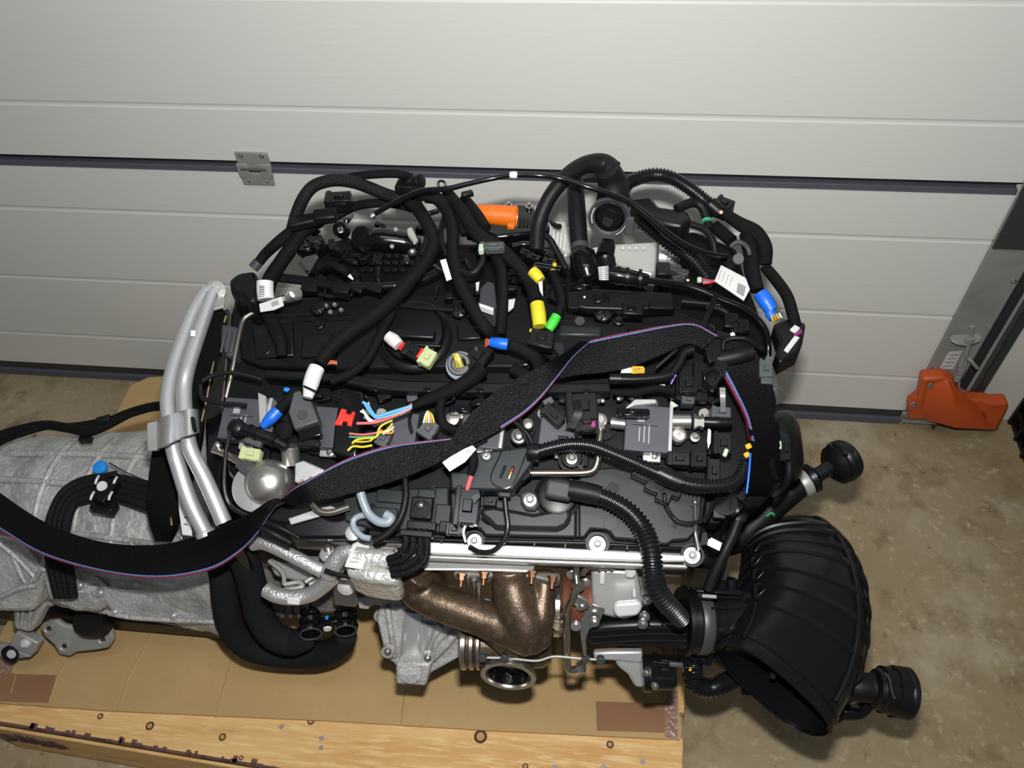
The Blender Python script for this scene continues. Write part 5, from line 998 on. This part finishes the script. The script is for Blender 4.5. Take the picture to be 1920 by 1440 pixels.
# control box with chamfered lid
cbx = prism('control_box', [(890, 848), (935, 843), (990, 836), (1000, 868), (962, 920), (845, 918), (843, 884), (880, 884)], .046, .030, 'cover', wh, .003)
for pts in ([(942, 843), (920, 900), (958, 912), (990, 842)],):
    tube('lid_seam', [(a, b, .0465) for a, b in pts], 1.2, 'gloss_black', cbx, 6, 5)
for (a, b) in ((943, 884), (958, 886)): sl_ = box('lid_slot', (a, b, .0468), (6, 26, 3), 'gloss_black', cbx, rot=-16, bev=1)
for i, m_ in enumerate(('wire_red', 'wire_yellow', 'wire_white')): tube('slot_wire', [(961-i*2.2, 878+i*6, .0475), (958-i*2.2, 886+i*6, .0475)], 1.7, m_, cbx, 6)
prism('box_lug', [(896, 850), (920, 846), (924, 858), (915, 866), (905, 862)], .048, .004, 'plastic_grey', cbx); bolt((912, 855, .05), 7, cbx, 'K', 'steel'); box('box_tail', (984, 890, .04), (22, 18, 18), 'gloss_black', cbx, rot=40)
prism('paper_tag', [(829, 867), (860, 846), (886, 835), (893, 842), (872, 866), (843, 884)], .070, .0014, 'tag_white', wh, 0)
for i in range(3): prism('print_line', [(872+i*3.5, 845+i*2.8), (880+i*3, 842+i*2.5), (880.6+i*3, 843.4+i*2.5), (872.6+i*3.5, 846.4+i*2.8)], .0712, .0004, 'ink_grey', wh, 0)
# branch with the red wire and the long plug
T([(886, 848, .065), (888, 868, .06), (882, 890, .056)], [8, 9, 7]); tube('wire', [(884, 892, .055), (880, 904, .052), (876, 918, .048)], 4.6, 'wire_pink', wh, 10)
connector((874, 948, .05), 46, 66, 28, wh, 'gloss_black', rot=0); prism('paper_tag', [(884, 930), (898, 924), (900, 932), (888, 945)], .054, .0012, 'plastic_grey', wh, 0); connector((918, 940, .03), 24, 16, 16, wh, 'plastic', rot=0)
tube('tan_wire', [(874, 982, .04), (869, 998, .036), (873, 1016, .03)], 2.6, 'wire_white', wh, 8)
T([(946, 926, .04), (949, 958, .038), (952, 988, .036), (944, 1014, .032), (924, 1033, .028), (900, 1035, .026), (880, 1026, .024)], 5.6, 'corrugated', 'conduit', corr=4.5, seg=10); box('conduit_end', (946, 927, .046), (24, 10, 12), 'cover', wh)
T([(760, 898, .05), (761, 932, .05), (752, 968, .048), (732, 996, .044), (704, 1015, .04)], [6, 7, 7, 7, 8], 'rubber'); connector((850, 992, .03), 30, 20, 18, wh, 'gloss_black'); box('plug_tail', (862, 994, .03), (16, 12, 10), 'connector_grey', wh)
# corrugated conduit across the right half
T([(1010, 846, .055), (1036, 839, .055), (1072, 833, .056), (1110, 836, .056), (1148, 850, .054), (1186, 866, .052), (1222, 882, .05), (1252, 894, .05), (1288, 907, .05), (1326, 912, .05), (1362, 909, .05), (1386, 896, .05), (1398, 868, .05)], [13, 14, 14, 14, 14, 14, 14, 14, 15, 15, 14, 13, 12], 'corrugated', 'conduit', corr=7, seg=14)
lathe('conduit_collar', (994, 848, .052), KX, [(-6, 15), (0, 17), (16, 17), (18, 14)], 'plastic', wh, 20); tube('conduit_holder', [(1235, 886, .05), (1258, 897, .05), (1278, 905, .05)], [17, 18, 17], 'plastic', wh, 16)
for (a, b, w_) in ((1205, 888, 40), (1228, 912, 36), (1262, 918, 34), (1245, 930, 28)): box('conduit_foot', (a, b, .03), (w_, 22, 22), 'plastic', wh, rot=-20)
T([(1245, 925, .04), (1250, 950, .03), (1268, 975, .03), (1295, 981, .03), (1325, 970, .03), (1338, 940, .03)], 4, 'corrugated', 'conduit', corr=4, seg=8)
for (a, b) in ((1404, 836), (1401, 852)): box('amber_tab', (a, b, .055), (11, 10, 6), 'amber', wh, rot=30)
tube('wire', [(1407, 850, .056), (1405, 880, .056), (1400, 925, .05)], 2.2, 'blue', wh, 8)
T([(1148, 710, .05), (1190, 711, .05), (1235, 708, .05), (1262, 702, .05)], 10, 'corrugated', 'conduit', corr=5, seg=14); lathe('conduit_collar', (1143, 710, .05), KX, [(0, 11), (20, 11)], 'plastic', wh, 18)
T([(1150, 735, .04), (1190, 736, .045), (1230, 728, .045), (1262, 735, .04)], 7); T([(1262, 700, .05), (1275, 680, .05), (1283, 662, .05), (1300, 655, .05)], 8, 'rubber'); tube('wire', [(1268, 702, .05), (1262, 712, .05), (1258, 720, .048)], 1.8, 'violet', wh, 6)
ol = prism('amber_label', [(1184, 686), (1206, 686), (1209, 690), (1209, 699), (1184, 700)], .055, .003, 'amber', wh, .001); prism('label_white', [(1166, 692), (1184, 689), (1184, 699), (1164, 699)], .0545, .002, 'tag_white', wh, 0)
tube('label_mark', [(1190, 691, .0555), (1204, 691, .0555), (1204, 697, .0555), (1190, 697, .0555), (1190, 691, .0555)], .6, 'ink', ol, 4, 2); tube('label_mark', [(1193, 696, .0556), (1196, 693, .0556), (1201, 692, .0556)], .7, 'ink', ol, 4, 2)
# right rear: conduits, taped branches, tags
T([(1168, 358, .86), (1182, 341, .87), (1208, 331, .88), (1235, 328, .885), (1262, 335, .88), (1292, 353, .87), (1320, 375, .86), (1338, 390, .85)], 13.5, 'corrugated', 'conduit', corr=6, seg=16)
lathe('conduit_collar', (1330, 382, .855), P(1345, 396, .85)-P(1320, 375, .86), [(0, 15), (26, 14), (26, 10)], 'plastic', wh, 20); lathe('amber_dot', (1352, 398, .855), tocam(P(1352, 398, .85)), [(0, 4), (2, 3)], 'wire_orange', wh, 10)
connector((1356, 380, .85), 34, 34, 26, wh, 'plastic', rot=-30, n='Z'); 
T([(1355, 398, .845), (1386, 419, .84), (1416, 436, .835), (1433, 464, .825), (1434, 496, .81)], [10, 13, 15, 15, 13]); T([(1400, 440, .83), (1408, 475, .825), (1410, 508, .82), (1420, 545, .81)], [14, 15, 15, 13])
tube('blue_tape', [(1426, 550, .812), (1436, 565, .808), (1447, 582, .802)], [14, 15, 13], 'blue', wh, 18); tube('blue_tape', [(1444, 586, .80), (1450, 598, .797)], [11, 9], 'blue', wh, 14)
for i, m_ in enumerate(('wire_yellow', 'wire_orange', 'wire_yellow', 'wire_white')): tube('wire', [(1446+i*5, 592-i*1.5, .803), (1449+i*5, 600-i*2, .803), (1452+i*5, 604-i*3, .797)], 2, m_, wh, 6)
T([(1434, 500, .80), (1455, 525, .795), (1476, 556, .79), (1487, 592, .78), (1494, 615, .77)], [10, 11, 11, 11, 10])
prism('plug_block', [(1450, 606), (1480, 594), (1512, 605), (1506, 640), (1498, 660), (1462, 680), (1455, 660), (1462, 640)], .775, .028, 'plastic', wh, .004)
prism('white_lock', [(1481, 617), (1490, 608), (1501, 614), (1492, 624)], .7775, .005, 'tag_white', wh, .001); prism('white_lock', [(1470, 655), (1490, 628), (1500, 632), (1478, 660)], .7775, .005, 'tag_white', wh, .001); prism('purple_lock', [(1488, 625), (1502, 616), (1506, 622), (1492, 630)], .7785, .005, 'purple', wh, .001)
bt = prism('paper_tag', [(1352, 497), (1398, 521), (1406, 542), (1395, 563), (1340, 526)], .842, .0014, 'tag_white', wh, 0)
for i in range(13):
    a = 1350+i*1.3; u0 = i/12
    x0_, y0_ = 1384+u0*14, 533-u0*2+u0*16; 
    prism('bar', [(1384+i*1.15, 530+i*.55), (1384.6+i*1.15, 530.3+i*.55), (1381.6+i*1.05, 548.5+i*.62), (1381+i*1.05, 548.2+i*.62)], .8425, .0003, 'ink', bt, 0)
for r_ in range(4):
    prism('print_line', [(1352+r_*7, 506+r_*4.2), (1353+r_*7, 506.6+r_*4.2), (1347+r_*7, 524+r_*4.2), (1346+r_*7, 523.4+r_*4.2)], .8425, .0003, 'ink_grey', bt, 0)
for i, m_ in enumerate(('wire_red', 'blue', 'wire_orange', 'wire_red')): tube('wire', [(1318, 523+i*3, .83), (1330, 526+i*1.5, .832), (1342, 526+i*.6, .838)], 1.7, m_, wh, 6)
box('mint_clip', (1312, 522, .83), (9, 11, 8), 'pale_mint', wh, n='Z'); box('white_dot', (1290, 524, .825), (6, 5, 4), 'tag_white', wh, n='Z')
T([(1208, 416, .84), (1250, 450, .83), (1290, 480, .82), (1318, 510, .81), (1334, 540, .80)], 16, 'corrugated', 'conduit', corr=7, seg=16)
prism('harness_tray', [(1180, 372), (1220, 366), (1236, 386), (1290, 394), (1298, 410), (1280, 424), (1236, 416), (1200, 396)], .86, .03, 'plastic', wh, .005)
T([(1268, 392, .86), (1298, 380, .86), (1316, 388, .855), (1326, 414, .845), (1328, 430, .84)], 9, 'rubber'); lathe('green_ring', (1325, 412, .848), P(1328, 430, .84)-P(1326, 414, .845), [(0, 10), (5, 10)], 'wire_green', wh, 16)
T([(1294, 420, .845), (1320, 430, .845), (1336, 450, .84), (1341, 474, .83)], 6.5, 'rubber'); T([(1340, 425, .83), (1358, 440, .83), (1372, 452, .83)], 12); T([(1350, 470, .82), (1365, 490, .82), (1370, 515, .81)], 11)
tube('white_loop', [(1370, 462, .845), (1380, 455, .85), (1392, 456, .85), (1402, 466, .848), (1406, 478, .842)], 4.5, 'plastic_grey', wh, 10, flat=1); lathe('clear_cap', (1384, 486, .835), V((0, -.6, .8)), [(-4, 11), (4, 10)], 'connector_grey', wh, 16)
ribbon('tie_strap', [((1338, 552, .815), (1348, 554, .815)), ((1326, 580, .81), (1336, 582, .81)), ((1312, 615, .805), (1322, 618, .805)), ((1304, 645, .80), (1314, 648, .80))], .002, 'plastic_soft', wh)
for pts, r_ in (([(1295, 634, .05), (1320, 626, .055), (1345, 630, .055), (1360, 638, .05)], 4), ([(1356, 655, .05), (1358, 640, .055), (1375, 634, .06), (1400, 636, .06), (1418, 648, .05), (1430, 655, .045)], 4.5), ([(1325, 575, .04), (1352, 580, .045), (1370, 595, .045), (1374, 622, .04)], 5), ([(1278, 565, .03), (1310, 568, .03), (1350, 572, .03)], 5), ([(1345, 675, .04), (1380, 668, .045), (1410, 660, .045)], 16), ([(1230, 690, .05), (1258, 665, .055), (1270, 655, .055)], 4)):
    T(pts, r_, 'rubber')
box('white_dot', (1374, 626, .05), (9, 8, 4), 'tag_white', wh, rot=30)
for (a, b) in ((1340, 665), (1350, 690), (1336, 712), (1372, 600), (1390, 610)): connector((a, b, .05), 30, 24, 20, wh, 'plastic', rot=random.uniform(0, 90))
tube('clear_wrap', [(1348, 700, .06), (1330, 695, .065), (1321, 710, .065), (1330, 725, .06), (1345, 728, .055)], [3, 4, 4, 3, 3], 'gloss_black', wh, 8)
# ================================================================ hoses that lie on top
bh = thing('breather_hose', (.1, .5, .6), 'black corrugated breather hose curving down from the head cover elbow', 'hose')
box('elbow_block', (1048, 917, .052), (50, 34, 30), 'plastic_grey', bh, rot=-6, bev=6)
tube('hose_cuff', [(1066, 918, .045), (1086, 921, .045), (1112, 926, .045), (1126, 930, .045)], [19, 20, 19, 18], 'rubber', bh, 20)
tube('hose', [(1122, 929, .045), (1148, 940, .045), (1180, 960, .045), (1206, 992, .045), (1220, 1030, .05), (1224, 1066, .05), (1230, 1100, .04), (1244, 1124, .025), (1262, 1144, .005), (1276, 1160, -.015)], [17, 18, 18.5, 19.5, 20, 20.5, 20.5, 20, 19, 18], 'corrugated', bh, 20, corr=8)
chs = thing('charge_hose', (0, .95, .7), 'black rubber charge hose bending to an open ringed flange at the rear', 'hose')
tube('rubber_hose', [(1006, 470, .86), (1010, 420, .88), (1026, 378, .90), (1050, 344, .915), (1074, 322, .92), (1102, 308, .92), (1130, 308, .915), (1148, 322, .91)], [14, 14, 14, 15, 16, 17, 20, 22], 'rubber', chs, 18)
fa = (tocam(P(1143, 407, .88))+V((-.1, -.3, -.3))).normalized()
tube('flange_pipe', [(1138, 318, .92), (1148, 342, .90), (1150, 372, .885), P(1143, 404, .875)-fa*.025, P(1143, 406, .88)-fa*.008], [24, 28, 32, 32, 30], 'rubber', chs, 22)
fr_ = lathe('flange_ring', P(1143, 407, .88), fa, [(-12, 34), (-8, 38), (0, 39), (6, 40), (9, 40), (9, 36), (4, 33), (2, 29), (-14, 26)], 'plastic_grey', chs, 36)
lathe('flange_bore', P(1143, 407, .88), fa, [(-12, 27), (0, 30), (1, 27), (-10, 24), (-14, .1)], 'gloss_black', chs, 30); tube('wire_clip', [P(1143, 407, .88)+fa*.0055+(RGT*math.cos(a)+UPV*math.sin(a))*.0228 for a in [-1.2+i*.42 for i in range(12)]], 2.2, 'steel', fr_, 8)
box('flange_ear', (1180, 425, .88), (16, 34, 10), 'plastic_grey', chs, n=fa); box('flange_ear', (1165, 378, .88), (40, 12, 10), 'plastic', chs, n=fa)
up = thing('coolant_line', (0, .9, .7), 'black upright coolant pipe ending in a quick coupling behind the head cover', 'hose')
tube('pipe', [(1078, 335, .885), (1080, 370, .875), (1083, 415, .86), (1087, 460, .845)], [15, 16.5, 17, 16], 'rubber', up, 18); lathe('pipe_band', (1087, 458, .846), P(1089, 480, .84)-P(1083, 415, .86), [(0, 17), (10, 17)], 'plastic_grey', up, 22)
lathe('coupling', (1089, 468, .843), P(1105, 520, .82)-P(1086, 450, .848), [(0, 17), (8, 24), (20, 25), (34, 27), (44, 28), (52, 24), (58, 24)], 'gloss_black', up, 24)
tube('side_pipe', [(1134, 480, .83), (1138, 462, .835), (1140, 450, .84)], [17, 16, 12], 'plastic', up, 16); tube('side_pipe', [(1140, 505, .82), (1136, 488, .825), (1134, 478, .83)], [17, 18, 17], 'plastic', up, 16)
tube('metal_line', [(1130, 512, .83), (1160, 517, .83), (1190, 522, .828), (1214, 526, .825)], [16, 17, 15, 13], 'gloss_black', up, 18)
tube('metal_line', [(1214, 526, .825), (1250, 530, .82), (1287, 536, .815), (1325, 549, .81), (1352, 562, .805), (1388, 576, .80), (1417, 596, .79), (1434, 618, .78), (1440, 645, .765), (1440, 668, .755)], 6.4, 'gloss_black', up, 14)
for i in range(7): tube('white_wire', [(1122+i*.4, 502+i*3.6, .846), (1132, 501+i*3.8, .85), (1140, 500+i*4.0, .846)], 1.7, 'tag_white', up, 6)
for x in (1160, 1176, 1200): lathe('line_ring', (x, 517+(x-1160)*.14, .829), X, [(-3, 18), (3, 18)], 'plastic', up, 20)
vl = thing('vent_line', (0, .95, .85), 'thin glossy black vent line arching over the rear of the engine', 'hose')
tube('line', [(702, 401, .90), (725, 388, .91), (755, 372, .92), (792, 358, .93), (838, 354, .935), (876, 345, .94), (925, 334, .945), (964, 328, .945), (1012, 329, .945), (1052, 335, .94), (1100, 350, .935), (1150, 366, .925), (1184, 382, .915), (1220, 410, .90), (1250, 437, .885), (1288, 462, .87), (1325, 475, .86), (1362, 481, .85)], [5, 5, 5, 5.5, 5.5, 5, 5, 5, 5, 5, 5, 5, 5.5, 6, 7, 7, 6, 5], 'gloss_black', vl, 12)
lathe('line_end', (703, 402, .90), P(690, 410, .90)-P(725, 388, .91), [(0, 6.5), (8, 6.5), (8, 4)], 'steel', vl, 12); lathe('line_joint', (964, 328, .9455), X, [(-8, 6), (0, 7), (6, 6)], 'tag_white', vl, 14)
tube('line_hanger', [(822, 352, .935), (822, 342, .94), (828, 339, .94), (834, 343, .94), (836, 352, .935)], 2.4, 'plastic', vl, 6); box('line_clip', (876, 360, .925), (22, 12, 10), 'plastic', vl, n='Z', rot=25)
# ================================================================ lashing strap
ls = thing('lashing_strap', (-.2, .6, .7), 'black webbing lashing strap with red and blue edge stripes across the engine', 'strap')
R1 = [((-70, 955, .60), (-70, 870, .60)), ((0, 994, .60), (0, 924, .60)), ((80, 1040, .60), (90, 982, .605)), ((190, 1072, .605), (190, 1016, .61)), ((300, 1084, .615), (290, 1022, .625)), ((395, 1068, .63), (360, 1008, .645)), ((450, 1035, .65), (420, 986, .675)), ((482, 1000, .672), (470, 962, .71)), ((506, 962, .695), (515, 936, .735)), ((540, 922, .735), (546, 946, .710)), ((580, 898, .745), (582, 941, .722)), ((640, 866, .75), (640, 930, .73)), ((690, 847, .755), (700, 914, .735)), ((740, 834, .758), (760, 895, .742)), ((800, 827, .759), (815, 872, .746)), ((846, 822, .757), (862, 852, .746)), ((900, 812, .752), (915, 826, .746))]
R3 = [((780, 886, .756), (806, 850, .764)), ((835, 861, .760), (846, 823, .770)), ((886, 833, .764), (878, 782, .778)), ((940, 804, .768), (912, 748, .786)), ((984, 775, .772), (945, 724, .791)), ((1016, 744, .778), (985, 701, .797)), ((1048, 702, .785), (1024, 681, .802)), ((1074, 668, .793), (1058, 662, .807)), ((1104, 641, .803), (1088, 640, .809))]
R4 = [((1066, 652, .790), (1030, 716, .780)), ((1106, 640, .796), (1076, 704, .783)), ((1150, 630, .802), (1146, 697, .787)), ((1190, 622, .807), (1200, 682, .790)), ((1245, 612, .810), (1244, 664, .798)), ((1300, 608, .810), (1290, 645, .801)), ((1345, 630, .803), (1318, 655, .798))]
for R_, k0 in ((R1, 0), (R3, 3), (R4, 1)):
    ribbon('webbing', R_, .0022, 'webbing', ls, 7)
    for off in (.0014, -.0014):
        ribbon('blue_stripe', R_[k0:], .0008, 'stripe_blue', ls, 7, off, (.035, .072)); ribbon('red_stripe', R_[k0:], .0008, 'stripe_red', ls, 7, off, (-.008, .03))
S2 = [((1312, 650, .79), (1348, 620, .80)), ((1338, 672, .785), (1400, 640, .79)), ((1352, 698, .775), (1432, 690, .77)), ((1376, 742, .765), (1446, 738, .755)), ((1396, 782, .755), (1452, 790, .74)), ((1406, 826, .74), (1462, 840, .715)), ((1405, 872, .715), (1458, 885, .69)), ((1400, 916, .685), (1442, 924, .66)), ((1398, 938, .63), (1436, 940, .60))]
ribbon('webbing', S2, .0022, 'webbing', ls, 7)
for off in (.0014, -.0014):
    ribbon('blue_stripe', S2[1:6], .0008, 'stripe_blue', ls, 7, off, (.065, .12)); ribbon('red_stripe', S2[1:6], .0008, 'stripe_red', ls, 7, off, (.0, .06))
